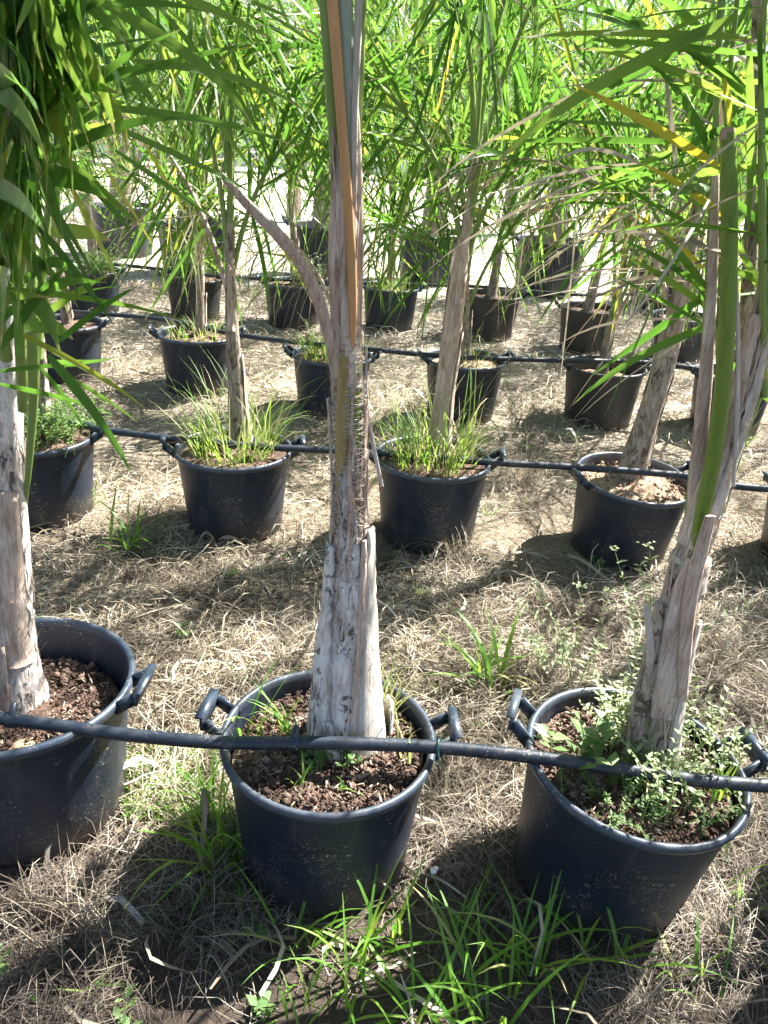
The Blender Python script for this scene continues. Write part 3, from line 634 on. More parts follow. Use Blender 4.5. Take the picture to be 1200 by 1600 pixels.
def palm_here(key, pix, label, seed, dy=0.09, **kw):
    p = POTS[key]; loc = np.array((p[0], p[1] + dy, p[3] - p[4])); path, rad = local_path(pix, loc[1], loc)
    loc2 = loc.copy(); path[0][2] = min(path[0][2], -0.05)
    return palm(loc2, path, rad, label, seed, **kw)
def palm_up(key, label, seed, h=0.95, lean=(0.05, 0), r0=0.034, **kw):
    p = POTS[key]; loc = np.array((p[0], p[1] + 0.07, p[3] - p[4])); r = np.random.default_rng(seed + 100)
    path = [(0, 0, -0.03), (lean[0] * .3 * h, lean[1] * .3 * h, h * .33), (lean[0] * .65 * h + r.normal(0, .01), lean[1] * .65 * h, h * .66), (lean[0] * h, lean[1] * h, h)]
    return palm(loc, path, [r0 * 1.35, r0 * .85, r0 * .5, r0 * .3], label, seed, **kw)

# --- second row
palm_here('E', [(378, 705, 40), (370, 620, 26), (363, 520, 21), (360, 420, 17), (360, 330, 12), (362, 250, 8)], 'slim palm with a torn grey leaf base, in the grassy pot left of centre', 21, nf=6, z_lo=0.5, fl=1.5, azs=[2.6, 0.3, 3.4, 5.2, 1.4, 4.4, 2.0], e1=(5, 45), n_leaf=34)
palm_here('F', [(683, 712, 42), (693, 620, 29), (705, 530, 29), (716, 440, 26), (728, 360, 18), (738, 290, 12), (745, 220, 10)], 'palm with a tan forked stem rising from the grassy pot right of the front trunk', 34, nf=6, z_lo=0.52, fl=1.6, azs=[0.2, 3.3, 5.4, 1.2, 2.4, 4.2, 0.7], e1=(0, 45), mat='sheath', dryf=0.12)
palm_here('G', [(985, 735, 50), (1010, 660, 36), (1038, 570, 32), (1060, 480, 28), (1078, 390, 22), (1092, 300, 14)], 'palm with a grey trunk leaning right in the clean pot of the second row', 45, nf=6, z_lo=0.55, fl=1.5, azs=[3.2, 2.5, 4.4, 0.6, 5.5, 1.5, 3.8], e1=(-10, 35), mat='bark', dryf=0.2)
palm_up('D', 'palm mostly hidden behind the big left foreground leaves in the second row', 52, h=1.1, objs=True, fl=1.5, nf=5, e1=(0, 45))
palm_up('H', 'palm at the right edge of the second row behind the green cut stem', 63, h=1.1, lean=(0.1, 0.0), fl=1.5, nf=6, dryf=0.2, e1=(0, 45))
# --- third row
third = {'I': 'palm half lost in leaves at the left end of the third row', 'J': 'bushy palm behind the second-row palm with the torn grey leaf base', 'K': 'palm whose leaves show just left of the front trunk in the third row',
         'L': 'thin palm directly behind the forked tan stem in the third row', 'M': 'slender palm in the greyish straight sided pot', 'N': 'palm behind the leaning trunks at the right of the third row'}
for q, (k, lab) in enumerate(third.items()):
    palm_up(k, lab, 71 + q * 7, h=rs.uniform(.75, 1.0), lean=(rs.uniform(-.08, .1), 0), r0=0.032, z_lo=0.3, nf=8, fl=1.5, objs=True, cap=260, n_leaf=32, e1=(0, 45), dryf=0.2 if k in 'MN' else 0.06)
fourth = {'O': 'dark palm at the left end of the fourth row', 'P': 'palm rising from the faded grey pot with weeds', 'Q': 'palm in the fourth row pot with the raised left handle', 'R': 'fourth-row palm with a brown stem, just right of the front trunk',
          'S': 'thin straight palm rising from the fourth row beside the forked trunk', 'T': 'palm with dry drooping leaves in the fourth row', 'U': 'green bushy palm at the right end of the fourth row'}
for q, (k, lab) in enumerate(fourth.items()):
    palm_up(k, lab, 131 + q * 5, h=rs.uniform(.95, 1.3), lean=(rs.uniform(-.06, .12), 0), r0=0.036, z_lo=0.4, nf=9, fl=1.7, objs=False)
# --- the big palms at the back, ringed trunks
def big_palm(loc, label, seed, h=1.5, r0=0.135, nf=11, fl=2.1):
    r = np.random.default_rng(seed); t = thing('palm_tree', loc, label, 'palm', 'older ringed palms behind the rows'); nn = int(h / 0.022)
    z = np.linspace(-0.05, h, nn); ln = r.uniform(-.05, .08)
    mb = MB(); tube(mb, np.stack([ln * z, 0 * z, z], -1), np.interp(z, [0, .25 * h, h], [r0 * 1.15, r0, r0 * .72]), 18, rough=0.03, rs=r, ripple=0.035); mb.build('trunk', M['ring_bark'], t)
    for k in range(nf):
        az = k * 2.4 + seed; b = np.array((ln * h, 0, h - 0.25 + 0.25 * k / nf)) + 0.07 * np.array((math.cos(az), math.sin(az), 0))
        whole_frond(t, b, az, (5 if k == 0 else int(r.integers(0, 5))), fl / 1.75 * r.uniform(.85, 1.1), 0.25 * (1 - k / nf) + r.uniform(-.05, .1))
    return t
for q, (k, lab) in enumerate((('V', 'older palm at the far left back tub'), ('W', 'older palm with a shaggy brown trunk behind the weeds at back left'), ('X', 'older palm with a thick ringed trunk seen left of the front trunk'),
               ('Y', 'older palm with a thick ringed trunk seen right of the front trunk'), ('Z', 'older palm in the clear tub against the bright path'), ('a', 'older palm behind dry leaves at back right'), ('b', 'older palm at the far back right'))):
    p = POTS[k]; big_palm((p[0], p[1], p[3] - 0.1), lab, 201 + q, h=rs.uniform(1.35, 1.6))
# --- the next block of palms beyond the path, growing in the ground
q = 0
for yy, n_, off in ((16.0, 9, 0.0), (21, 9, 0.9)):
    for k in range(n_):
        x = (k - (n_ - 1) / 2) * 1.9 * yy / 15.5 + off; q += 1
        o = big_palm((x, yy + rs.uniform(-.4, .4), 0.0), 'distant palm beyond the bright path, %s line, %s' % ({16.0: 'first', 21: 'second'}[yy],
              ['far left', 'left', 'left of the front trunk', 'just left of the front trunk', 'behind the front trunk', 'just right of the front trunk', 'over the clear tub', 'right', 'far right'][k]), 300 + q, h=rs.uniform(0.6, 1.3), nf=7, fl=2.4)
        o['group'] = 'palms of the block beyond the path'
# --- palms added past the right edge to cast shade into the picture
for k, lab, sd_ in (('r1', 'palm added for shade, continuing the front row to the right', 401), ('r6', 'palm added for shade, second pot past the right end of the front row', 406), ('r2', 'palm added for shade, continuing the second row to the right', 402), ('r3', 'palm added for shade, continuing the third row to the right', 403), ('r5', 'palm added for shade, second pot past the right end of the second row', 405), ('r4', 'palm added for shade, continuing the fourth row to the right', 404)):
    palm_up(k, lab, sd_, h=1.2, objs=False, nf=8 if k in ('r1', 'r6') else 8 if k in ('r2', 'r5') else 3, fl=1.4)

# ------------------------------------------------------------------ front palm B, the pale trunk
YB = 1.60
def pixpath(pix, Y, L, n=None, dY=0.0):
    Pn = np.array([at(q[0], q[1], Y + (q[3] if len(q) > 3 else 0)) - L for q in pix]); rn = np.array([q[2] * mpp(q[0], q[1], Y) / 2 for q in pix])
    n = n or len(pix) * 6; return catmull(Pn, n), np.interp(np.linspace(0, 1, n), np.linspace(0, 1, len(pix)), rn)
def stem(parent, name, pix, Y, L, mat, flat=0.7, rough=0.0, ns=12, **kw):
    Pn, rn = pixpath(pix, Y, L); mb = MB(); tube(mb, Pn, rn, ns, flat=flat, rough=rough, **kw); return mb.build(name, M[mat], parent)
p = POTS['B']; LB = np.array((p[0] + 0.015, YB, 0.31))
tb = thing('palm_tree', LB, 'tall palm with the thick pale whitewashed trunk in the middle front pot', 'palm', PALMG)
trunkB = [(541, 1230, 122), (541, 1130, 108), (541, 1040, 90), (544, 950, 72), (546, 870, 57), (547, 790, 48), (546, 700, 46), (545, 620, 44), (542, 540, 40), (540, 440, 36), (538, 320, 32), (536, 200, 28)]
Pn, rn = pixpath(trunkB, YB, LB); k1 = int(len(Pn) * 0.40)
mb = MB(); tube(mb, catmull(Pn[:k1], k1 * 3), np.interp(np.linspace(0, 1, k1 * 3), np.linspace(0, 1, k1), rn[:k1]), 56, rough=0.045, rs=np.random.default_rng(3)); mb.build('trunk', M['bark_pale'], tb)
mb = MB(); tube(mb, Pn[k1 - 2:], rn[k1 - 2:] * 0.96, 22, rough=0.05, rs=np.random.default_rng(4)); mb.build('upper_trunk', M['bark'], tb)
def strap(parent, Pn, rn, i0, i1, ang, h0, h1, mat, lift0=0.002, lift1=0.012, th=0.006, name='leaf_base', seed=1, ns=9, pw=1.0, rag=0.12):
    seg = Pn[i0:i1]; t_ = np.linspace(0, 1, len(seg)); mb = MB()
    shell(mb, seg, rn[i0:i1] + lift0 + (lift1 - lift0) * t_ ** 2, ang, h0 + (h1 - h0) * t_ ** pw, th, ns, np.random.default_rng(seed), rag); return mb.build(name, M[mat], parent)
# facing angles: 0 = right, -pi/2 = towards the camera (the frame's second axis points away from it)
FRONT = -math.pi / 2
T_, A_, B_ = frames(Pn);
if B_[10][1] < 0: FRONT = math.pi / 2
SG = -1 if FRONT < 0 else 1
strap(tb, Pn, rn, 1, 31, FRONT - SG * 1.25, 1.15, 0.28, 'sheath_grey', 0.003, 0.012, 0.008, seed=2)
strap(tb, Pn, rn, 2, 30, FRONT - SG * 0.75, 0.75, 0.12, 'sheath', 0.0, 0.010, 0.006, seed=12)
strap(tb, Pn, rn, 1, 29, FRONT + SG * 1.0, 0.75, 0.35, 'bark_pale', 0.004, 0.009, 0.009, seed=3)
strap(tb, Pn, rn, 1, 10, FRONT + SG * 0.5, 1.0, 0.2, 'bark_pale', 0.006, 0.010, 0.008, seed=13)
strap(tb, Pn, rn, 0, 9, FRONT - SG * 1.9, 0.6, 0.25, 'bark_pale', 0.012, 0.03, 0.008, seed=4)
strap(tb, Pn, rn, 22, 38, FRONT + SG * 0.2, 1.5, 1.2, 'bark', 0.001, 0.003, 0.003, seed=5, rag=0.3)
strap(tb, Pn, rn, 16, 37, FRONT + SG * 0.25, 0.8, 0.08, 'bark_pale', 0.001, 0.006, 0.004, seed=15, rag=0.3)
strap(tb, Pn, rn, 18, 33, FRONT - SG * 0.35, 0.7, 0.06, 'bark_pale', 0.001, 0.007, 0.003, seed=16, rag=0.3)
strap(tb, Pn, rn, 24, 42, FRONT - SG * 0.05, 0.5, 0.05, 'sheath', 0.002, 0.007, 0.003, seed=17, rag=0.4)
strap(tb, Pn, rn, 26, 46, FRONT - SG * 1.35, 0.5, 0.3, 'sheath', 0.003, 0.006, 0.004, seed=6)
strap(tb, Pn, rn, 28, 46, FRONT + SG * 1.5, 0.4, 0.2, 'sheath_grey', 0.003, 0.012, 0.004, seed=7)
strap(tb, Pn, rn, 47, 68, FRONT - SG * 0.5, 1.1, 0.8, 'sheath', 0.001, 0.006, 0.005, seed=8)
strap(tb, Pn, rn, 48, 72, FRONT + SG * 0.9, 0.7, 0.25, 'sheath', 0.003, 0.006, 0.004, seed=9, rag=0.3)
mb = MB(); rr_ = np.random.default_rng(8)
for k in range(130):      # fibre net: thin crossing threads round the stem
    c = rr_.uniform(35, 54) if k < 100 else rr_.uniform(22, 35); n_ = 16; th = np.linspace(0, 1, n_) * rr_.uniform(2.0, 3.6) + FRONT - rr_.uniform(1.0, 1.9)
    idx = np.clip(c + np.linspace(-1, 1, n_) * rr_.normal(0, .8) + 0.7 * np.sin(np.linspace(0, 3.14, n_)) * rr_.choice((-1, 1)), 0, len(Pn) - 2); ii = idx.astype(int); ff = (idx - ii)[:, None]
    C_ = Pn[ii] * (1 - ff) + Pn[ii + 1] * ff; rad_ = rn[ii] + 0.0062 + 0.002 * rr_.random(); tube(mb, C_ + A_[ii] * (rad_ * np.cos(th))[:, None] + B_[ii] * (rad_ * np.sin(th))[:, None], rr_.uniform(0.0003, 0.0008), 4, cap=False)
tag(mb.build('fibre_net', M['fibre'], tb), kind='stuff')
fy = -0.03
stem(tb, 'stem', [(534, 810, 10, .0), (535, 760, 22, -.02), (536, 700, 25, -.025), (537, 620, 22, -.026), (538, 560, 19, -.026), (538, 545, 12, -.02)], YB, LB, 'petiole_olive')
stem(tb, 'stem', [(556, 760, 5, 0), (557, 700, 13, -.018), (557, 640, 15, -.02), (556, 580, 13, -.02), (555, 540, 7, -.018)], YB, LB, 'petiole_bright')
stem(tb, 'petiole', [(549, 590, 5, -.02), (551, 500, 12, fy), (549, 410, 15, fy), (543, 310, 15, fy), (533, 180, 16, fy), (524, 60, 17, fy), (514, -60, 18, fy)], YB, LB, 'petiole_orange', 0.5)
stem(tb, 'petiole', [(528, 330, 12, -.01), (520, 200, 16, -.01), (512, 60, 20, -.01), (504, -80, 22, -.01)], YB, LB, 'petiole_green', 0.8)
stem(tb, 'petiole', [(547, 300, 18, -.012), (546, 160, 24, -.012), (541, 60, 25, -.012), (536, -80, 26, -.012)], YB, LB, 'petiole_grey', 0.9)
stem(tb, 'petiole', [(556, 420, 10, 0), (557, 240, 15, .0), (561, 100, 18, .0), (566, -80, 20, 0)], YB, LB, 'petiole_green', 0.8)
stem(tb, 'dry_sheath', [(553, 330, 8, -.02), (554, 190, 10, -.025), (558, 80, 11, -.025), (563, -60, 11, -.025)], YB, LB, 'sheath_grey', 0.5, 0.1)
stem(tb, 'sheath', [(533, 540, 30, -.012), (530, 440, 34, -.012), (530, 340, 32, -.012), (534, 250, 22, -.012)], YB, LB, 'sheath', 0.6, 0.05)
stem(tb, 'sheath', [(556, 540, 18, -.004), (557, 400, 22, -.004), (556, 260, 20, -.01), (551, 140, 14, -.02), (546, 118, 4, -.02)], YB, LB, 'sheath', 0.6, 0.05)
stem(tb, 'dead_petiole', [(527, 640, 12, 0), (522, 575, 16, -.01), (508, 505, 19, -.03), (480, 430, 20, -.05), (432, 365, 20, -.07), (385, 318, 15, -.07), (345, 272, 8, -.08)], YB, LB, 'sheath', 0.45, 0.06)
stem(tb, 'side_stem', [(597, 760, 5, 0), (584, 700, 7, 0), (573, 630, 6, 0.0), (572, 540, 4, 0)], YB, LB, 'sheath_grey', 0.5, 0.1)
def loose_fibres(parent, Pn, rn, i0, i1, n_, seed, out=0.004, L=(3, 10)):
    rr_ = np.random.default_rng(seed); mb = MB(); _, A2, B2 = frames(Pn)
    for k in range(n_):
        a = rr_.uniform(i0, i1); l_ = rr_.uniform(*L); m_ = 6; idx = np.clip(a + np.linspace(0, l_, m_), 0, len(Pn) - 2); ii = idx.astype(int); ff = (idx - ii)[:, None]
        th = rr_.uniform(-3.4, 0.3) + np.linspace(0, rr_.normal(0, .35), m_); C_ = Pn[ii] * (1 - ff) + Pn[ii + 1] * ff; w0 = rr_.uniform(.0006, .003)
        rad_ = rn[ii] + out * 0.4 + np.linspace(0, 1, m_) ** 2 * abs(rr_.normal(0, 1)) * out * 2.2
        V0 = C_ + A2[ii] * (rad_ * np.cos(th))[:, None] + B2[ii] * (rad_ * np.sin(th))[:, None]
        s_ = (-A2[ii] * np.sin(th)[:, None] + B2[ii] * np.cos(th)[:, None]) * (w0 * np.linspace(1, .2, m_))[:, None]
        V = np.stack([V0 - s_, V0 + s_], 1).reshape(-1, 3); mb.add(V, [(2 * q, 2 * q + 1, 2 * q + 3, 2 * q + 2) for q in range(m_ - 1)])
    return tag(mb.build('loose_fibres', M['fibre'], parent), kind='stuff')
loose_fibres(tb, Pn, rn, 4, 34, 150, 61, .007, (2, 6)); loose_fibres(tb, Pn, rn, 30, 68, 170, 62, .005, (2, 9))
# its crown, above the picture, with extra outward fronds added to shade the front
for k in range(9):
    az = k * 2.4 + 0.6; whole_frond(tb, at(536, -70, YB) - LB + np.array((0.02 * math.cos(az), 0.02 * math.sin(az), 0)), az, k % 5, 1.1, 0.45 if k % 2 else -0.02)

# ------------------------------------------------------------------ front palm C, leaning right
YC = 1.58; LC = np.array((0.69, YC, 0.31))
tc_ = thing('palm_tree', LC, 'front palm leaning right, with a smooth green stem cut off square at its top', 'palm', PALMG)
trunkC = [(1005, 1240, 84), (1018, 1150, 76), (1034, 1060, 66), (1050, 980, 60), (1068, 900, 55), (1095, 820, 48), (1122, 740, 42), (1148, 660, 40), (1172, 580, 40), (1192, 500, 38), (1210, 400, 36), (1222, 280, 32)]
Pc, rc = pixpath(trunkC, YC, LC)
mb = MB(); tube(mb, Pc[:40], rc[:40], 24, rough=0.06, rs=np.random.default_rng(31)); mb.build('trunk', M['bark'], tc_)
mb = MB(); tube(mb, Pc[38:], rc[38:], 20, rough=0.07, rs=np.random.default_rng(32)); mb.build('upper_trunk', M['bark'], tc_)
strap(tc_, Pc, rc, 0, 22, FRONT - SG * 1.0, 0.9, 0.25, 'sheath_grey', 0.003, 0.012, 0.006, seed=21)
strap(tc_, Pc, rc, 1, 24, FRONT + SG * 1.1, 0.8, 0.3, 'bark', 0.003, 0.010, 0.007, seed=22)
strap(tc_, Pc, rc, 10, 30, FRONT - SG * 0.2, 1.3, 1.0, 'sheath', 0.002, 0.006, 0.004, seed=23, rag=0.25)
strap(tc_, Pc, rc, 30, 60, FRONT + SG * 0.9, 1.0, 0.5, 'sheath', 0.003, 0.010, 0.004, seed=24, rag=0.4)
strap(tc_, Pc, rc, 34, 64, FRONT - SG * 0.3, 0.6, 0.3, 'sheath_grey', 0.003, 0.006, 0.004, seed=25, rag=0.4)
loose_fibres(tc_, Pc, rc, 0, 30, 130, 63, .007, (2, 6)); loose_fibres(tc_, Pc, rc, 28, 66, 220, 64, .008, (2, 9))
stem(tc_, 'stem_collar', [(1072, 918, 62, 0), (1078, 880, 66, 0), (1082, 868, 62, 0)], YC, LC, 'sheath_grey', 0.9, 0.05)
green_pix = [(1074, 925, 14, .01), (1084, 868, 20, -.022), (1100, 790, 23, -.035), (1119, 690, 25, -.045), (1132, 570, 25, -.05), (1139, 430, 24, -.05), (1139, 300, 25, -.05), (1137, 206, 21, -.05)]
g = stem(tc_, 'green_stem', green_pix, YC, LC, 'petiole_bright', 1.0, ns=20, cap=False)
e = at(1137, 206, YC - .05) - LC; mb = MB(); tube(mb, [e + (0, 0, -0.012), e + (0, 0, 0.0), e + (0, 0.001, 0.006)], [0.0125, 0.0130, 0.011], 12, flat=0.9); mb.build('cut_end', M['cut_wood'], g)
stem(tc_, 'pale_petiole', [(1066, 1095, 14, -.05), (1070, 1020, 20, -.055), (1078, 940, 22, -.055), (1093, 870, 22, -.06), (1110, 806, 17, -.065)], YC, LC, 'sheath', 0.45, 0.03)
stem(tc_, 'sheath', [(1076, 880, 20, 0.01), (1088, 760, 26, 0.02), (1098, 640, 24, .03), (1108, 520, 20, .03), (1114, 400, 18, .03), (1118, 270, 12, .03)], YC, LC, 'sheath', 0.5, 0.12)
stem(tc_, 'green_side_stem', [(1070, 870, 14, .03), (1082, 760, 18, .035), (1094, 660, 18, .04), (1104, 520, 15, .05), (1112, 330, 12, .05), (1120, 150, 10, .05), (1128, -60, 10, 0.05)], YC, LC, 'petiole_green', 0.8)
stem(tc_, 'green_side_stem', [(1128, 800, 10, 0.0), (1158, 690, 16, -.01), (1185, 610, 18, -.01), (1215, 500, 18, -.01), (1240, 300, 15, -.01)], YC, LC, 'petiole_green', 0.8)
stem(tc_, 'thin_dry_petiole', [(1150, 420, 5, -.055), (1153, 520, 7, -.05), (1152, 640, 8, -.045), (1146, 760, 6, -.04)], YC, LC, 'sheath_grey', 0.5)
stem(tc_, 'petiole_stub', [(1018, 1075, 13, -.03), (1016, 1010, 12, -.04), (1010, 946, 9, -.045)], YC, LC, 'sheath_grey', 0.6, 0.1)
stem(tc_, 'brown_stem', [(1160, 620, 30, .12), (1168, 480, 26, .14), (1175, 330, 22, .16), (1180, 150, 18, .18), (1184, -60, 16, .2)], YC, LC, 'bark', 0.8, 0.05)
rC = np.random.default_rng(77)
# leaflets of palm C fanning left across the picture: (x0,y0) foot -> (x1,y1) tip, width, shape, kind, depth offsets
frC = link('frond', None, tc_) if False else None
mb = MB(); Pf, rf_ = pixpath([(1128, 640, 12, .06), (1122, 480, 12, .07), (1126, 300, 11, .08), (1140, 120, 9, .08), (1160, -80, 8, .05)], YC, LC); tube(mb, Pf, rf_, 8); frC = mb.build('frond', M['petiole_green'], tc_)
mb = MB(); Pf, rf_ = pixpath([(1195, 620, 12, -.02), (1192, 430, 13, -.03), (1190, 220, 12, -.04), (1192, 60, 10, -.05), (1200, -90, 8, -.06)], YC, LC); tube(mb, Pf, rf_, 8); frC2 = mb.build('frond', M['petiole_green'], tc_)
handC = [  # foot, tip, width in metres, shape, kind, offset in distance of foot and tip
 (1152, 25, 762, 268, 0.027, 1, 'leaf', -0.05, -0.10), (1168, 58, 796, 62, 0.019, 1, 'leaf', -0.05, -0.05), (1130, 265, 888, 128, 0.020, 0, 'yellow', 0.00, -0.08), (1130, 338, 1000, 255, 0.017, 0, 'yellow', 0.00, -0.04), (1000, 256, 858, 262, 0.010, 3, 'dry', 0.00, 0.00), (1102, 368, 928, 270, 0.017, 0, 'leaf', 0.00, -0.05), (1122, 262, 1010, 95, 0.020, 1, 'leaf', 0.02, 0.00), (1092, 205, 845, 190, 0.012, 0, 'leaf', 0.05, 0.05), (1078, 222, 758, 222, 0.014, 0, 'leaf', 0.05, 0.10), (1085, 255, 832, 348, 0.017, 1, 'leaf', 0.02, 0.10), (1168, 155, 1045, 62, 0.023, 0, 'leaf', -0.03, 0.00), (1165, 140, 1065, 78, 0.019, 0, 'leaf', -0.03, 0.00), (1162, 165, 895, 75, 0.020, 1, 'leaf', -0.03, 0.05), (1150, 242, 1205, 165, 0.023, 0, 'yellow', -0.05, -0.05), (1152, 275, 1208, 222, 0.022, 1, 'leaf', -0.05, -0.08), (1186, 380, 1182, 20, 0.029, 0, 'leaf', -0.05, -0.06), (1170, 60, 1166, 400, 0.017, 0, 'leaf', -0.05, -0.06), (1055, 385, 944, 652, 0.022, 0, 'leaf', 0.00, -0.10), (1130, 120, 1138, 215, 0.014, 0, 'yellow', -0.04, -0.05), (1105, 455, 975, 375, 0.016, 0, 'leaf', 0.03, 0.05), (1104, 480, 965, 395, 0.017, 0, 'leaf', 0.04, 0.05), (1104, 510, 955, 430, 0.014, 0, 'leaf', 0.04, 0.05), (1100, 420, 985, 330, 0.014, 0, 'yellow', 0.05, 0.05), (1165, 300, 1205, 250, 0.019, 0, 'leaf', -0.03, -0.05), (1110, 330, 905, 250, 0.013, 1, 'leaf', 0.06, 0.10), (1000, 40, 900, 5, 0.014, 0, 'leaf', 0.10, 0.15), (1085, 100, 960, 10, 0.014, 0, 'leaf', 0.10, 0.15), (1110, 60, 1000, -20, 0.019, 0, 'leaf', 0.05, 0.10), (1195, 470, 1120, 330, 0.017, 0, 'leaf', 0.00, 0.05), (1000, 255, 760, 330, 0.009, 3, 'dry', 0.05, 0.15), (1100, 385, 860, 380, 0.009, 3, 'dry', 0.05, 0.10), (1050, 350, 800, 560, 0.009, 2, 'dry', 0.05, 0.10), (1010, 420, 780, 470, 0.009, 3, 'dry', 0.10, 0.10), (1085, 500, 870, 540, 0.009, 3, 'dry', 0.05, 0.10), (1075, 440, 900, 470, 0.009, 4, 'dry', 0.05, 0.10), (1128, 410, 1035, 400, 0.012, 3, 'dry', 0.00, 0.00), (940, 270, 660, 430, 0.010, 2, 'dry', 0.10, 0.20), (890, 150, 640, 330, 0.012, 2, 'dry', 0.20, 0.30), (1040, 120, 1060, 330, 0.012, 0, 'dry', 0.05, 0.05), (1120, 130, 1128, 330, 0.013, 0, 'dry', 0.03, 0.00), (830, 290, 790, 610, 0.009, 0, 'dry', 0.20, 0.20), (905, 300, 870, 640, 0.007, 0, 'dry', 0.25, 0.20)]
for x0, y0, x1, y1, wd, v, mt, d0, d1 in handC:
    put_leaf(frC if x0 < 1145 else frC2, at(x0, y0, YC + .04 + d0) - LC, at(x1, y1, YC + d1) - LC, wd * .84, rC.normal(0, .2), min(v, 1 if mt != 'dry' else 3) * 4 + int(rC.choice((1, 3))), mt)
for k in range(56):     # the rest of both fronds
    y0 = rC.uniform(-60, 560); left = rC.random() < 0.72; x0 = (1124 if rC.random() < .6 else 1192) + rC.normal(0, 3); dry_ = rC.random() < 0.3
    L = rC.uniform(140, 330); a = (math.pi if left else 0) + rC.normal(0, .5); x1 = x0 + L * math.cos(a); y1 = y0 + L * math.sin(a) * .8 + rC.uniform(-30, 110) * (1.6 if dry_ else 1)
    d0 = .06 if x0 < 1150 else -.04
    put_leaf(frC if x0 < 1150 else frC2, at(x0, y0, YC + d0) - LC, at(x1, y1, YC + d0 + rC.normal(0.08, .16)) - LC, rC.uniform(.004, .008) if dry_ else rC.uniform(.012, .020), rC.normal(0, .6), int(rC.integers(1, 9) if not dry_ else rC.integers(4, 16)), 'dry' if dry_ else 'leaf')
for k in range(16):   # limp dead leaflets that hang from the old frond
    x0 = rC.uniform(990, 1115); y0 = rC.uniform(230, 470); x1 = x0 - rC.uniform(60, 330); y1 = y0 + rC.uniform(20, 260)
    put_leaf(frC, at(x0, y0, YC + rC.uniform(.05, .3)) - LC, at(x1, y1, YC + rC.uniform(.1, .4)) - LC, rC.uniform(.003, .006), rC.normal(0, .3), int(rC.integers(8, 18)), 'dry')
for k in range(8):  # crown out of view, extra fronds tilted outward to shade the front ground
    az = k * 2.4 + 0.3; whole_frond(tc_, at(1190, -60, YC + .1) - LC, az, k % 5, 1.1, 0.5 if k % 2 else 0.0)

# ------------------------------------------------------------------ front palm A, left edge, its leaves hang across the picture
YA = 1.69; LA = np.array((-0.90, YA, 0.24))
ta = thing('palm_tree', LA, 'palm at the left photo edge with long broad leaves hanging across the upper left', 'palm', PALMG)
trunkA = [(22, 1180, 110), (22, 1090, 100), (20, 1030, 76), (17, 950, 66), (16, 860, 56), (14, 760, 50), (12, 660, 46), (10, 560, 44), (8, 420, 40), (5, 250, 36)]
Pa, ra = pixpath(trunkA, YA, LA)
mb = MB(); tube(mb, Pa[:20], ra[:20], 24, rough=0.05, rs=np.random.default_rng(41)); mb.build('trunk', M['bark_pale'], ta)
mb = MB(); tube(mb, Pa[18:], ra[18:], 20, rough=0.06, rs=np.random.default_rng(42)); mb.build('upper_trunk', M['bark_pale'], ta)
strap(ta, Pa, ra, 1, 16, FRONT + SG * 0.9, 0.9, 0.25, 'bark_pale', 0.004, 0.009, 0.007, seed=41)
strap(ta, Pa, ra, 6, 18, FRONT - SG * 0.1, 0.35, 0.1, 'sheath', 0.003, 0.014, 0.006, seed=42)
strap(ta, Pa, ra, 14, 34, FRONT - SG * 0.3, 1.2, 0.7, 'sheath', 0.002, 0.005, 0.004, seed=43, rag=0.3)
strap(ta, Pa, ra, 20, 36, FRONT + SG * 1.1, 0.5, 0.2, 'sheath_grey', 0.003, 0.008, 0.004, seed=44)
loose_fibres(ta, Pa, ra, 1, 40, 220, 65, .006, (1, 4))
stem(ta, 'green_stem', [(38, 800, 6, .01), (44, 740, 10, -.01), (50, 660, 14, -.02), (52, 600, 18, -.03), (50, 540, 22, -.04), (46, 400, 20, -.06), (44, 250, 18, -.1)], YA, LA, 'petiole_green', 0.8)
fa = []
for pix in ([(36, 640, 16, -.1), (30, 450, 18, -.2), (40, 250, 17, -.32), (70, 60, 14, -.45), (110, -90, 12, -.55)], [(10, 560, 18, -.15), (-30, 350, 20, -.3), (-30, 120, 18, -.45), (0, -80, 14, -.6)], [(60, 560, 14, .02), (70, 380, 14, .05), (100, 180, 12, .06), (150, -60, 10, .05)]):
    Pf, rf_ = pixpath(pix, YA, LA); mb = MB(); tube(mb, Pf, rf_, 8); fa.append(mb.build('frond', M['petiole_green'], ta))
rA = np.random.default_rng(91)
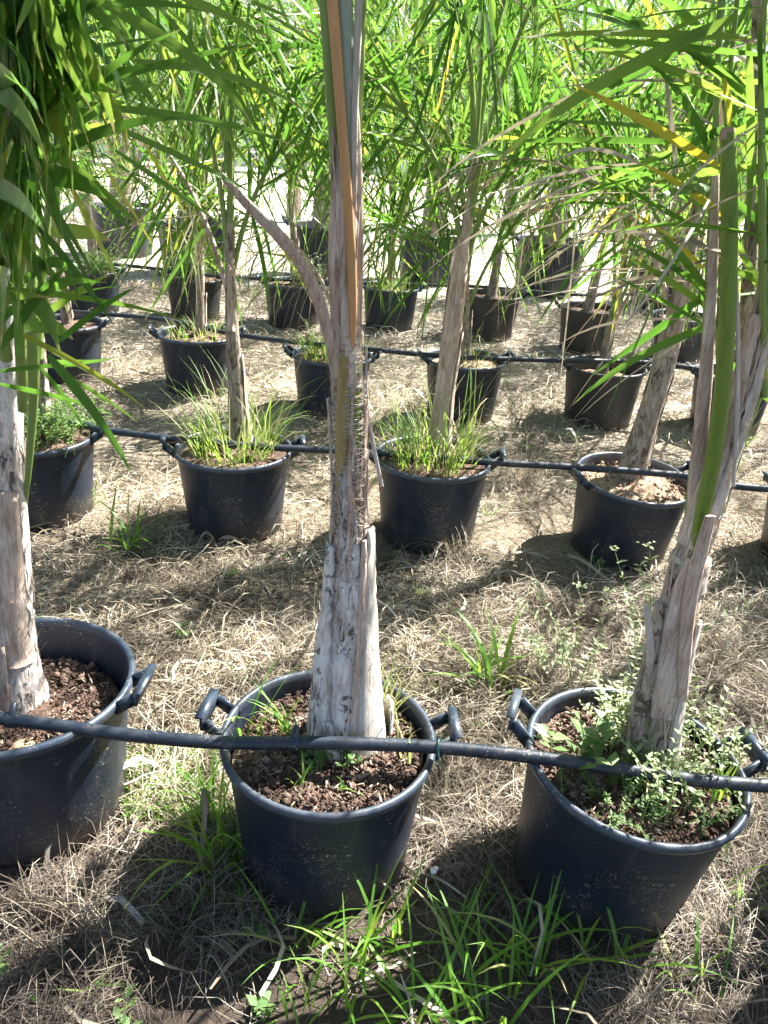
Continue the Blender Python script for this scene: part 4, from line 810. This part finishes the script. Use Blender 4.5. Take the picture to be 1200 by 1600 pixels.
handA = [  # foot, tip, width in metres, shape, distance of foot and tip
 (15, 275, 285, 45, 0.021, 2, 1.20, 1.15), (20, 282, 295, 185, 0.022, 2, 1.20, 1.20), (0, 240, 125, -5, 0.019, 1, 1.15, 1.15), (10, 72, 190, -8, 0.014, 1, 1.10, 1.10), (160, 5, 395, 195, 0.021, 2, 1.20, 1.25), (150, 130, 395, 68, 0.013, 1, 1.25, 1.25), (210, 95, 475, 172, 0.018, 2, 1.30, 1.40), (130, 165, 460, 228, 0.016, 2, 1.30, 1.40), (170, 195, 400, 305, 0.017, 1, 1.30, 1.45), (130, 182, 262, 133, 0.012, 2, 1.25, 1.25), (240, 0, 395, 200, 0.017, 1, 1.35, 1.45), (310, 60, 430, 250, 0.014, 1, 1.40, 1.50), (330, 180, 410, 290, 0.012, 1, 1.45, 1.55), (350, 190, 388, 300, 0.012, 1, 1.45, 1.55), (180, 235, 350, 355, 0.011, 1, 1.40, 1.50), (95, 260, 190, 450, 0.017, 1, 1.40, 1.55), (115, 260, 210, 372, 0.017, 1, 1.40, 1.45), (150, 240, 245, 395, 0.014, 1, 1.40, 1.50), (68, 270, 95, 385, 0.013, 1, 1.35, 1.35), (215, 205, 290, 335, 0.012, 1, 1.45, 1.55), (0, 450, 285, 500, 0.015, 2, 1.35, 1.40), (0, 545, 105, 415, 0.024, 1, 1.30, 1.25), (90, 535, 215, 447, 0.017, 1, 1.35, 1.35), (60, 500, 172, 428, 0.017, 1, 1.40, 1.40), (20, 515, 235, 645, 0.014, 2, 1.35, 1.35), (75, 555, 205, 738, 0.023, 1, 1.30, 1.25), (0, 600, 180, 650, 0.015, 2, 1.40, 1.40), (60, 570, 133, 672, 0.012, 1, 1.40, 1.40), (110, 590, 215, 660, 0.010, 1, 1.45, 1.45), (0, 580, 130, 572, 0.012, 1, 1.35, 1.35), (30, 560, 10, 430, 0.020, 1, 1.25, 1.25), (90, 90, 240, 60, 0.015, 1, 1.25, 1.25), (60, 200, 250, 100, 0.017, 2, 1.20, 1.20), (100, 20, 330, 20, 0.015, 2, 1.25, 1.25), (250, -20, 420, 60, 0.017, 1, 1.35, 1.45), (60, 130, 330, 110, 0.012, 2, 1.35, 1.35), (180, -30, 300, 110, 0.017, 1, 1.35, 1.35), (300, -30, 480, 40, 0.016, 1, 1.55, 1.65)]
for x0, y0, x1, y1, wd, v, d0, d1 in handA:
    put_leaf(fa[0], at(x0, y0, d0) - LA, at(x1, y1, d1) - LA, wd * .78, rA.normal(0, .15), min(v - 1 if v else 0, 1) * 4 + int(rA.choice((1, 3))), 'yellow' if (x0, y0) in ((68, 270), (150, 240), (215, 205)) else 'leaf')
for k in range(45):
    fi = int(rA.integers(0, 3)); y0 = rA.uniform(-80, 600); x0 = {0: 38 + max(0, 250 - y0) * .15, 1: -20, 2: 80 + max(0, 300 - y0) * .15}[fi]; d0 = {0: 1.5 - (640 - y0) * .0007, 1: 1.42 - (560 - y0) * .0008, 2: 1.62}[fi]
    a = rA.uniform(-.6, 1.3); L = rA.uniform(90, 190) * (1.0 if y0 < 250 else .72); x1 = x0 + L * math.cos(a); y1 = y0 + L * math.sin(a)
    if rA.random() < .35: x1 = x0 + rA.uniform(-60, 60); y1 = y0 + L   # hanging straight down
    put_leaf(fa[fi], at(x0, y0, d0) - LA, at(x1, y1, d0 + rA.uniform(-.2, .2)) - LA, rA.uniform(.02, .032), rA.normal(0, .5), int(rA.choice((1, 2, 3, 5, 6, 7, 9, 11))), 'leaf' if rA.random() < .97 else 'dry')
for k in range(190):
    x0 = rA.uniform(-30, 62) if k % 3 else rA.uniform(-20, 115); y0 = rA.uniform(-80, 390) if k % 3 else rA.uniform(-90, 90); L = rA.uniform(130, 230); a = rA.normal(1.5, .3); d0 = 1.5 - (640 - y0) * .0006
    put_leaf(fa[1], at(x0, y0, d0) - LA, at(x0 + L * math.cos(a), y0 + L * math.sin(a), d0 + rA.uniform(-.1, .1)) - LA, rA.uniform(.012, .021), rA.normal(0, .3), int(rA.choice((1, 3, 5, 7))), 'leaf')
for k in range(5):
    az = 0.3 + k * 0.55; whole_frond(ta, at(5, 250, YA) - LA, az, k % 5, 1.05, 0.0)

# ------------------------------------------------------------------ weeds and grass
def blade(mb, p, az, L, wd, bend, tilt, seg=6):
    """one grass blade: leaves p at tilt from the vertical and bends over"""
    t = np.linspace(0, 1, seg + 1); e = math.pi / 2 - tilt - bend * t ** 1.3; d = np.stack([np.cos(e) * math.cos(az), np.cos(e) * math.sin(az), np.sin(e)], -1)
    P_ = np.vstack([[0, 0, 0], (d[:-1] * L / seg).cumsum(0)]) + p; P_[:, 2] = np.maximum(P_[:, 2], float(0.004)); s = np.array((-math.sin(az), math.cos(az), 0)); w_ = wd * np.minimum(1, .55 + t * 2) * np.clip(1 - t ** 2.5, 0.03, 1) / 2
    up = np.cross(d, s); V = np.stack([P_ - s * w_[:, None] - up * 0, P_ + up * -0.12 * w_[:, None], P_ + s * w_[:, None]], 1).reshape(-1, 3)
    F = []
    for k in range(seg):
        for q in (0, 1): F.append((3 * k + q, 3 * k + q + 1, 3 * k + q + 4, 3 * k + q + 3))
    mb.add(V, F, np.stack([np.tile([0, .5, 1.], seg + 1), np.repeat(t, 3)], -1))
def clump(loc, label, n, L, wd, seed, spread=0.03, mat='grass', bend=(0.3, 1.6), tilt=(0.1, 0.9), name='grass_clump', cat='grass', azr=None):
    r = np.random.default_rng(seed); mb = MB()
    for k in range(n):
        a = r.uniform(0, 6.28) if azr is None else r.uniform(*azr); o = r.normal(0, spread, 2)
        blade(mb, np.array((o[0], o[1], 0.0)), a, r.uniform(*L), wd * r.uniform(.6, 1.2), r.uniform(*bend), r.uniform(*tilt))
    o = mb.build(name, M[mat]); o.location = [float(v) for v in loc]; return tag(o, label, cat, 'green grass clumps between the pots' if name == 'grass_clump' else None)
def G(px, py): q = onz(px, py, 0.0); q[2] = float(gh(q[0], q[1])); return q
clumps = [
 (560, 1530, 16, (.16, .36), .010, 'wide bladed green grass clump at the bottom centre under the middle front pot'), (480, 1480, 12, (.12, .26), .009, 'green grass clump leaning on the lower left wall of the middle front pot'),
 (650, 1590, 14, (.14, .3), .010, 'green grass clump at the bottom edge just right of centre'), (760, 1590, 16, (.14, .3), .011, 'bright green grass clump at the bottom between the middle and right front pots'),
 (820, 1520, 22, (.16, .34), .010, 'tall green grass clump spreading left of the right front pot base'), (950, 1500, 12, (.14, .28), .011, 'green grass clump arching at the foot of the right front pot'),
 (1070, 1540, 8, (.12, .24), .009, 'small green grass clump at the bottom right'), (350, 1350, 26, (.16, .36), .012, 'green grass clump between the left and middle front pots, touching the middle pot'),
 (330, 1270, 30, (.1, .26), .008, 'short bright grass clump in sun between the left and middle front pots'), (765, 1060, 20, (.16, .34), .015, 'broad bladed grass clump standing alone behind the gap right of the middle pot'),
 (200, 860, 16, (.16, .32), .014, 'broad bladed grass clump standing alone below the leftmost second-row pot'), (1140, 1400, 8, (.1, .2), .008, 'thin green grass clump right of the right front pot'),
 (150, 790, 8, (.1, .22), .008, 'small grass clump close to the leftmost second-row pot'), (905, 640, 8, (.14, .26), .012, 'upright grass clump behind the leaning trunk of the second row'),
 (600, 1460, 10, (.12, .26), .009, 'green grass clump right under the middle front pot'), (470, 1570, 9, (.1, .22), .008, 'sparse grass clump at the bottom left of centre'), (720, 1480, 10, (.1, .24), .009, 'grass clump in the dark gap between the middle and right front pots'),
 (1165, 700, 10, (.14, .28), .008, 'grass clump beside the pot at the right photo edge in the second row'), (660, 940, 6, (.06, .14), .008, 'little grass clump in the straw right of the pale trunk')]
for q, (x, y, n_, L, wd, lab) in enumerate(clumps): clump(G(x, y), lab, int(n_ * 1.1), L, wd * 0.95, 500 + q)
# grass growing in pots
def in_pot(key, dx=0, dy=0, dz=0.0): p = POTS[key]; return np.array((p[0] + dx, p[1] + dy, p[3] - p[4] + dz))
def potgrass(key, label, n, L, seed, wd=.005, mat='grass', r0=.19, tall=0.25, far=0.0):
    r = np.random.default_rng(seed); mb = MB(); mb2 = MB(); loc = in_pot(key)
    for k in range(n):
        a = r.uniform(0, 6.28); rr = r0 * math.sqrt(r.random()); p = np.array((rr * math.cos(a), rr * math.sin(a), 0.005)); m_ = mb if r.random() < .42 else mb2
        blade(m_, p, a + r.normal(0, 1.0), r.uniform(*L) * (2.3 if r.random() < far else 1.6 if r.random() < tall else 1), wd * r.uniform(.6, 1.3), r.uniform(.1, 1.9), r.uniform(0, .7), 5)
    t = thing('pot_grass', loc, label, 'grass', 'grass growing in the pots'); tag(mb.build('green_blades', M[mat], t), kind='stuff'); tag(mb2.build('pale_blades', M['grass_pale'], t), kind='stuff'); return t
potgrass('E', 'tall green and straw coloured grass filling the pot left of the pale trunk', 300, (.06, .26), 601, .005, tall=.5, far=.3)
potgrass('F', 'dense green grass filling the pot right of the pale trunk', 330, (.06, .26), 602, .0055, tall=.5, far=.3)
potgrass('K', 'bright short grass filling the third-row pot seen left of the pale trunk', 320, (.08, .2), 603)
potgrass('R', 'sparse pale grass in the fourth-row pot right of the pale trunk', 200, (.08, .22), 604)
potgrass('L', 'few grass blades in the third-row pot behind the forked stem', 50, (.08, .2), 605)
potgrass('J', 'grass behind the second-row grass in the third-row pot', 90, (.08, .18), 606)
def weed(name, loc, label, seed, stems=12, h=(.06, .2), leaf=.018, mat='weed', spread=.1, pairs=6, cat='weed', lean=0.5, group='small leafy weeds', flowers=False, lw=.45):
    r = np.random.default_rng(seed); t = thing(name, loc, label, cat, group); ms = MB(); ml = MB(); mf = MB()
    for k in range(stems):
        a = r.uniform(0, 6.28); o = np.array((*(r.normal(0, spread, 2)), 0)); H_ = r.uniform(*h); e = r.uniform(0, lean)
        d = np.array((math.cos(a) * math.sin(e), math.sin(a) * math.sin(e), math.cos(e))); d2 = nrm(d + np.array((math.cos(a), math.sin(a), -.2)) * r.uniform(0, .8))
        P_ = catmull([o, o + d * H_ * .5, o + d * H_ * .5 + d2 * H_ * .5], 6); tube(ms, P_, np.linspace(.0018, .0009, 6), 4, cap=False)
        for q in range(pairs):
            u = .2 + .8 * (q + 1) / pairs; i = min(int(u * 5), 4); f = u * 5 - i; c = P_[i] * (1 - f) + P_[i + 1] * f
            for sd_ in (-1, 1):
                b_ = a + sd_ * 1.57 + r.normal(0, .5); dd = nrm(np.array((math.cos(b_), math.sin(b_), r.uniform(-.1, .8)))); L = leaf * r.uniform(.6, 1.3)
                s = nrm(np.cross(dd, (0, 0, 1))); w_ = L * lw * .5; nz = np.cross(s, dd) * L * .08
                ml.add([c, c + dd * L * .45 - s * w_ + nz, c + dd * L, c + dd * L * .45 + s * w_ + nz, c + dd * L * .5], [(0, 1, 4, 3), (1, 2, 3, 4)], [(.5, 0), (0, .5), (.5, 1), (1, .5), (.5, .5)])
        if flowers:
            for q in range(7):
                c = P_[-1] + r.normal(0, .012, 3); b_ = r.uniform(0, 6.28)
                for z in range(4):
                    dd = nrm(np.array((math.cos(b_ + z * 1.57), math.sin(b_ + z * 1.57), .5))); s = nrm(np.cross(dd, (0, 0, 1))); L = .008
                    mf.add([c, c + dd * L * .5 - s * .003, c + dd * L, c + dd * L * .5 + s * .003], [(0, 1, 2, 3)])
    tag(ms.build('stems', M['petiole_green'], t), kind='stuff'); tag(ml.build('leaves', M[mat], t), kind='stuff')
    if flowers: tag(mf.build('flower_heads', M['weed_pale'], t), kind='stuff')
    return t
weed('leafy_weed', in_pot('D', 0.05, 0, 0), 'bushy leafy weeds spilling from the leftmost second-row pot', 701, 130, (.08, .22), .026, spread=.1, lean=.7)
weed('leafy_weed', in_pot('P', 0.0, 0, 0), 'leafy weeds in the faded grey pot of the fourth row', 702, 110, (.12, .4), .035, spread=.1, lean=.4)
weed('leafy_weed', in_pot('O', 0.1, -.05, 0), 'leafy weeds in the fourth-row pot at the far left', 703, 60, (.1, .3), .035, spread=.1, lean=.4)
weed('leafy_weed', in_pot('Q', 0.1, -.02, 0), 'leafy weeds with fine stems in the fourth-row pot left of the pale trunk', 704, 90, (.12, .32), .022, mat='weed_pale', spread=.08)
weed('leafy_weed', in_pot('C', 0.14, .02, 0), 'dense pale green weeds at the right side of the right front pot', 705, 70, (.08, .24), .019, mat='weed_pale', spread=.08, lean=.9)
weed('leafy_weed', in_pot('C', 0.02, -.1, 0), 'feathery green seedlings at the front of the right front pot', 706, 50, (.04, .12), .014, mat='weed', spread=.075, lean=.9, pairs=9, lw=.4)
weed('leafy_weed', in_pot('C', -0.11, -.02, 0), 'lobed green weed left of the leaning trunk in the right front pot', 707, 7, (.12, .2), .042, mat='weed', spread=.02, lean=.35, pairs=5)
weed('leafy_weed', in_pot('C', .02, .1, 0), 'tuft of pale weeds behind the leaning trunk in the right front pot', 711, 40, (.08, .2), .02, mat='weed_pale', spread=.05, lean=.7)
for q, (x, y, hh, lab) in enumerate(((905, 1095, (.36, .5), 'tall pale flowering weed behind the left rim of the right front pot'), (985, 1080, (.36, .52), 'tall pale flowering weed just left of the leaning front trunk'), (850, 1060, (.1, .2), 'small pale flowering weed behind the gap left of the right front pot'))):
    weed('flowering_weed', G(x, y), lab, 720 + q, 5, hh, .03, 'weed_pale', .03, 9, 'weed', .45, 'pale flowering weeds', True, .35)
for q, (x, y, lab) in enumerate(((290, 1005, 'round leaved seedling in the shaded straw behind the left and middle front pots'), (358, 902, 'tiny seedling below the grassy pot in the second row'), (395, 1465, 'yellow green seedling beside the base of the middle front pot'),
      (410, 1595, 'seedling at the bottom edge left of centre'), (8, 1520, 'seedling at the left photo edge near the bottom'), (205, 1590, 'seedling in the bottom left corner'), (935, 885, 'seedling below the clean second-row pot'), (500, 960, 'pale seedling left of the middle front trunk'))):
    weed('seedling', G(x, y), lab, 740 + q, 3, (.03, .06), .03, 'weed', .008, 2, 'seedling', .6, 'single seedlings on the ground', lw=.6)
# fine bright ground cover in the sunny gap
r = np.random.default_rng(9); ml = MB()
for k in range(5200):
    c = G(r.uniform(195, 350), r.uniform(1170, 1290)) if r.random() < .5 else G(r.uniform(320, 420), r.uniform(1280, 1420))
    if (c[0] - POTS['B'][0]) ** 2 + (c[1] - 1.53) ** 2 < .05: continue
    c[2] += r.uniform(.004, .03); b_ = r.uniform(0, 6.28); dd = nrm(np.array((math.cos(b_), math.sin(b_), r.uniform(0, 1.2)))); s = nrm(np.cross(dd, (0, 0, 1))); L = r.uniform(.008, .02)
    ml.add([c, c + dd * L * .5 - s * .0022, c + dd * L, c + dd * L * .5 + s * .0022], [(0, 1, 2, 3)])
tag(ml.build('ground_cover', M['grass']), 'fine bright green ground cover between the left and middle front pots', 'ground cover', kind='stuff')
# grass in the two front pots, clump by clump
for q, (key, dx, dy, n_, L, lab, mt) in enumerate((('B', -.10, .03, 12, (.08, .22), 'arching green grass left of the pale trunk inside the middle front pot', 'grass'), ('B', .12, .09, 26, (.08, .2), 'pale green grass right of the pale trunk inside the middle front pot', 'grass_pale'),
       ('B', -.06, -.13, 6, (.05, .12), 'small grass plant at the front of the middle front pot, before the pipe', 'grass'), ('B', .05, -.12, 5, (.02, .05), 'tiny grass sprout on the soil at the front right of the middle front pot', 'grass'),
       ('B', .19, -.03, 8, (.08, .15), 'pale grass hanging over the pipe at the right rim of the middle front pot', 'grass_pale'), ('B', -.2, .02, 7, (.1, .3), 'long grass blades drooping over the left rim of the middle front pot', 'grass'),
       ('C', .19, -.09, 14, (.06, .16), 'green grass tuft at the right rim of the right front pot', 'grass'), ('C', .08, -.04, 10, (.06, .18), 'green grass tuft right of the leaning front trunk', 'grass'), ('B', .14, .16, 14, (.1, .22), 'white green grass behind the pale trunk at the back rim', 'grass_pale'))):
    o = clump(in_pot(key, dx, dy, .012), lab, n_, L, .006, 800 + q, .02, mt, (.3, 1.8), (0, .7), 'potted_grass'); o['group'] = 'grass tufts inside the front pots'
for q, (dx, dy, lab) in enumerate(((-.03, -.075, 'feathery seedling right by the pipe in front of the pale trunk'), (-.06, -.03, 'five leaved seedling at the left foot of the pale trunk'), (.04, -.06, 'dark feathery seedling low on the soil before the pale trunk'))):
    weed('potted_seedling', in_pot('B', dx, dy, .01), lab, 830 + q, 5, (.03, .06), .02, 'weed', .012, 5, 'seedling', .9, 'seedlings in the middle front pot')
mb = MB(); rst = np.random.default_rng(2); u_, v_ = np.meshgrid(np.linspace(0, 2 * np.pi, 14, endpoint=False), np.linspace(.15, np.pi - .15, 8))
Vs = np.stack([np.sin(v_) * np.cos(u_) * .034, np.sin(v_) * np.sin(u_) * .024, np.cos(v_) * .018], -1); Vs *= (1 + .12 * rst.normal(0, 1, Vs.shape[:2]))[..., None]; Vs = Vs.reshape(-1, 3)
i = np.arange(7)[:, None] * 14; j = np.arange(14)[None]; mb.add(Vs, np.stack([i + j, i + 14 + j, i + 14 + (j + 1) % 14, i + (j + 1) % 14], -1).reshape(-1, 4)); k = np.arange(14); mb.F.append(k[None].copy()); mb.F.append((98 + k[::-1])[None].copy())
o = mb.build('stone', M['stone']); o.location = onz(38, 1170, .29).tolist(); tag(o, 'tan stone lying on the soil in the left front pot', 'stone')
mb = MB(); box(mb, (0, 0, 0), ((1, .2, .3), (-.2, 1, 0), (-.3, 0, 1)), (.007, .009, .002)); box(mb, (.006, .004, .004), ((1, -.4, .1), (.4, 1, .3), (0, -.3, 1)), (.006, .005, .0015)); o = mb.build('paper_scrap', M['scrap'], smooth=False)
o.location = (G(675, 1378) + (0, 0, .035)).tolist(); tag(o, 'crumpled white scrap in the shaded straw between the middle and right front pots', 'scrap')
r = np.random.default_rng(17)
for q, (x, y, lab) in enumerate(((690, 1390, 'thick dry twig lying in the dark gap between the middle and right front pots'), (1015, 1560, 'dry twig on the soil at the bottom right'), (640, 1575, 'short dry twig at the bottom centre'))):
    c = G(x, y) + (0, 0, .02); a = r.uniform(0, 3); Pn_ = catmull([c - np.array((math.cos(a), math.sin(a), 0)) * .07, c + (0, 0, .006), c + np.array((math.cos(a + .2), math.sin(a + .2), .05)) * .07], 8)
    mb = MB(); tube(mb, Pn_, np.linspace(.004, .002, 8), 6, rough=.1); o = mb.build('dry_twig', M['sheath_grey'], off=c); o.location = c.tolist(); tag(o, lab, 'twig', 'dry twigs on the ground')

# ------------------------------------------------------------------ straw and dry grass litter
mb = MB()
def dens_mid(x, y): return np.clip(0.62 + 0.5 * np.sin(x * 2.3 + 1.7 * np.sin(y * 1.9)) * np.cos(y * 2.7 + np.sin(x * 3.1)), 0.15, 1)
def dens_near(x, y):     # thinner in the front where the dark soil shows
    return np.clip(0.25 + 0.75 * (0.5 + 0.5 * np.sin(x * 3.1 + 1.0 + np.sin(y * 4))) * 1.2, 0.2, 1)
strand_field(mb, 42000, -2.3, 2.3, 1.55, 3.0, (.04, .22), (.001, .0026), .025, .014, density=dens_mid)
strand_field(mb, 2500, -2.3, 2.3, 1.6, 3.0, (.15, .34), (.0025, .005), .035, .02)
strand_field(mb, 38000, -3.2, 3.4, 2.9, 5.4, (.05, .26), (.0014, .0036), .03, .018, density=dens_mid)
strand_field(mb, 22000, -4.8, 4.8, 5.2, 9.0, (.08, .3), (.003, .006), .03, .02, 3)
strand_field(mb, 9000, -6.5, 6.5, 8.8, 14.0, (.1, .3), (.005, .01), .03, .02, 3)
tag(mb.build('straw_litter', M['straw']), 'loose dry straw covering the ground between the rows', 'straw', kind='stuff')
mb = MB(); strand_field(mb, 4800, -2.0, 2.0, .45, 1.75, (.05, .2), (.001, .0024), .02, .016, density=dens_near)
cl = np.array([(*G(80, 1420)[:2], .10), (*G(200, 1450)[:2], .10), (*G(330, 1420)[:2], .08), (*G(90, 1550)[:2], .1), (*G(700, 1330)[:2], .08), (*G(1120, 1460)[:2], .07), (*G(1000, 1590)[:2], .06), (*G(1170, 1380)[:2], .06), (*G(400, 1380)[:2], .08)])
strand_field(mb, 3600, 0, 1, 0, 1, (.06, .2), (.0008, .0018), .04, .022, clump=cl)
tag(mb.build('dry_grass_litter', M['straw_dark']), 'thin dry grass over the dark soil in front of the first row', 'straw', kind='stuff')  # darkened straw colour stands in for the shade over the front ground
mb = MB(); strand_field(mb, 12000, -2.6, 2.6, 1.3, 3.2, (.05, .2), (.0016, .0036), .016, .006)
tag(mb.build('rotting_shaded_straw', M['straw_dark']), 'dark matted straw beneath the loose straw', 'straw', kind='stuff')
mb = MB(); strand_field(mb, 150, -2.2, 2.2, .7, 3.2, (.08, .26), (.006, .013), .045, .03); strand_field(mb, 160, -3.2, 3.4, 3.0, 6.5, (.1, .3), (.008, .016), .045, .03)
tag(mb.build('leaf_litter', M['dry']), 'broad pieces of dead palm leaf lying on the straw', 'leaf litter', kind='stuff')
def dry_clump(px, py, n, L, seed, lab, wd=.0021):
    o = clump(G(px, py), lab, n, L, wd, seed, .05, 'straw', (.6, 2.2), (.1, 1.3), 'dry_grass_clump', 'dry grass'); o['group'] = 'dry grass clumps'; return o
for q, (x, y, n_, L, lab) in enumerate(((720, 880, 220, (.12, .3), 'fluffy dry grass clump at the foot of the grassy pot right of the pale trunk'), (810, 760, 160, (.16, .4), 'brown dry grass heap between the forked palm and the clean second-row pot'), (1130, 1040, 160, (.14, .34), 'dry grass clump right of the leaning front trunk'),
      (520, 660, 140, (.12, .3), 'dry grass clump behind the pale front trunk'), (600, 640, 120, (.1, .28), 'dry grass clump behind the grassy pot right of the pale trunk'), (960, 640, 160, (.1, .26), 'dry grass clump at the foot of the greyish pot'), (250, 800, 120, (.1, .25), 'dry grass clump left of the grassy second-row pot'),
      (110, 1440, 150, (.12, .28), 'dry grass clump under the left front pot'), (1130, 1480, 110, (.12, .28), 'dry grass clump at the right foot of the right front pot'), (1010, 1590, 90, (.1, .24), 'dry grass clump at the bottom edge right of centre'), (600, 535, 120, (.1, .22), 'dry grass clump before the fourth-row pot right of the pale trunk'), (470, 1010, 100, (.1, .22), 'dry grass clump behind the back rim of the middle front pot'))):
    dry_clump(x, y, n_, L, 900 + q, lab)

r = np.random.default_rng(23); mb = MB(); ml = MB()
for k in range(230):
    x, y = r.uniform(-2.6, 2.8), r.uniform(1.0, 6.5) if r.random() < .7 else r.uniform(.6, 2.2)
    if inpots(np.array([x]), np.array([y]), 1.0)[0]: continue
    z = float(gh(x, y)); br = r.random() < .55
    for q in range(int(r.integers(2, 7))):
        if br: blade(mb, np.array((x + r.normal(0, .012), y + r.normal(0, .012), z)), r.uniform(0, 6.28), r.uniform(.03, .11), r.uniform(.003, .007), r.uniform(.2, 1.6), r.uniform(.1, 1.0), 4)
        else:
            c = np.array((x + r.normal(0, .02), y + r.normal(0, .02), z + r.uniform(.012, .04))); b_ = r.uniform(0, 6.28); dd = nrm(np.array((math.cos(b_), math.sin(b_), .3))); s_ = nrm(np.cross(dd, (0, 0, 1))); L = r.uniform(.01, .024)
            mb.add([c, c + dd * L * .5 - s_ * L * .3, c + dd * L, c + dd * L * .5 + s_ * L * .3], [(0, 1, 2, 3)])
tag(mb.build('small_weeds', M['grass']), 'tiny green weeds scattered through the straw between the rows', 'weeds', kind='stuff')
# ------------------------------------------------------------------ far white sheet fence beyond the palm blocks
t = thing('sheet_fence', (6, 30, 0), 'far white fence of horizontal metal sheets beyond the palms', 'fence')
bmesh_ = MB(); box(bmesh_, (0, 0, 0), ((1, 0, 0), (0, 1, 0), (0, 0, 1)), (2.48, .03, .24)); me = bmesh_.mesh('sheet_panel', M['white'], False)
for a in range(8):
    for z in range(6): o = link('sheet_panel', me, t); o.location = (a * 5 - 17.5, 0.0, .35 + z * .52)
bp = MB(); box(bp, (0, 0, 1.75), ((1, 0, 0), (0, 1, 0), (0, 0, 1)), (.05, .05, 1.75)); me = bp.mesh('post', M['white'], False)
for a in range(9): o = link('post', me, t); o.location = (a * 5 - 20, .09, 0)
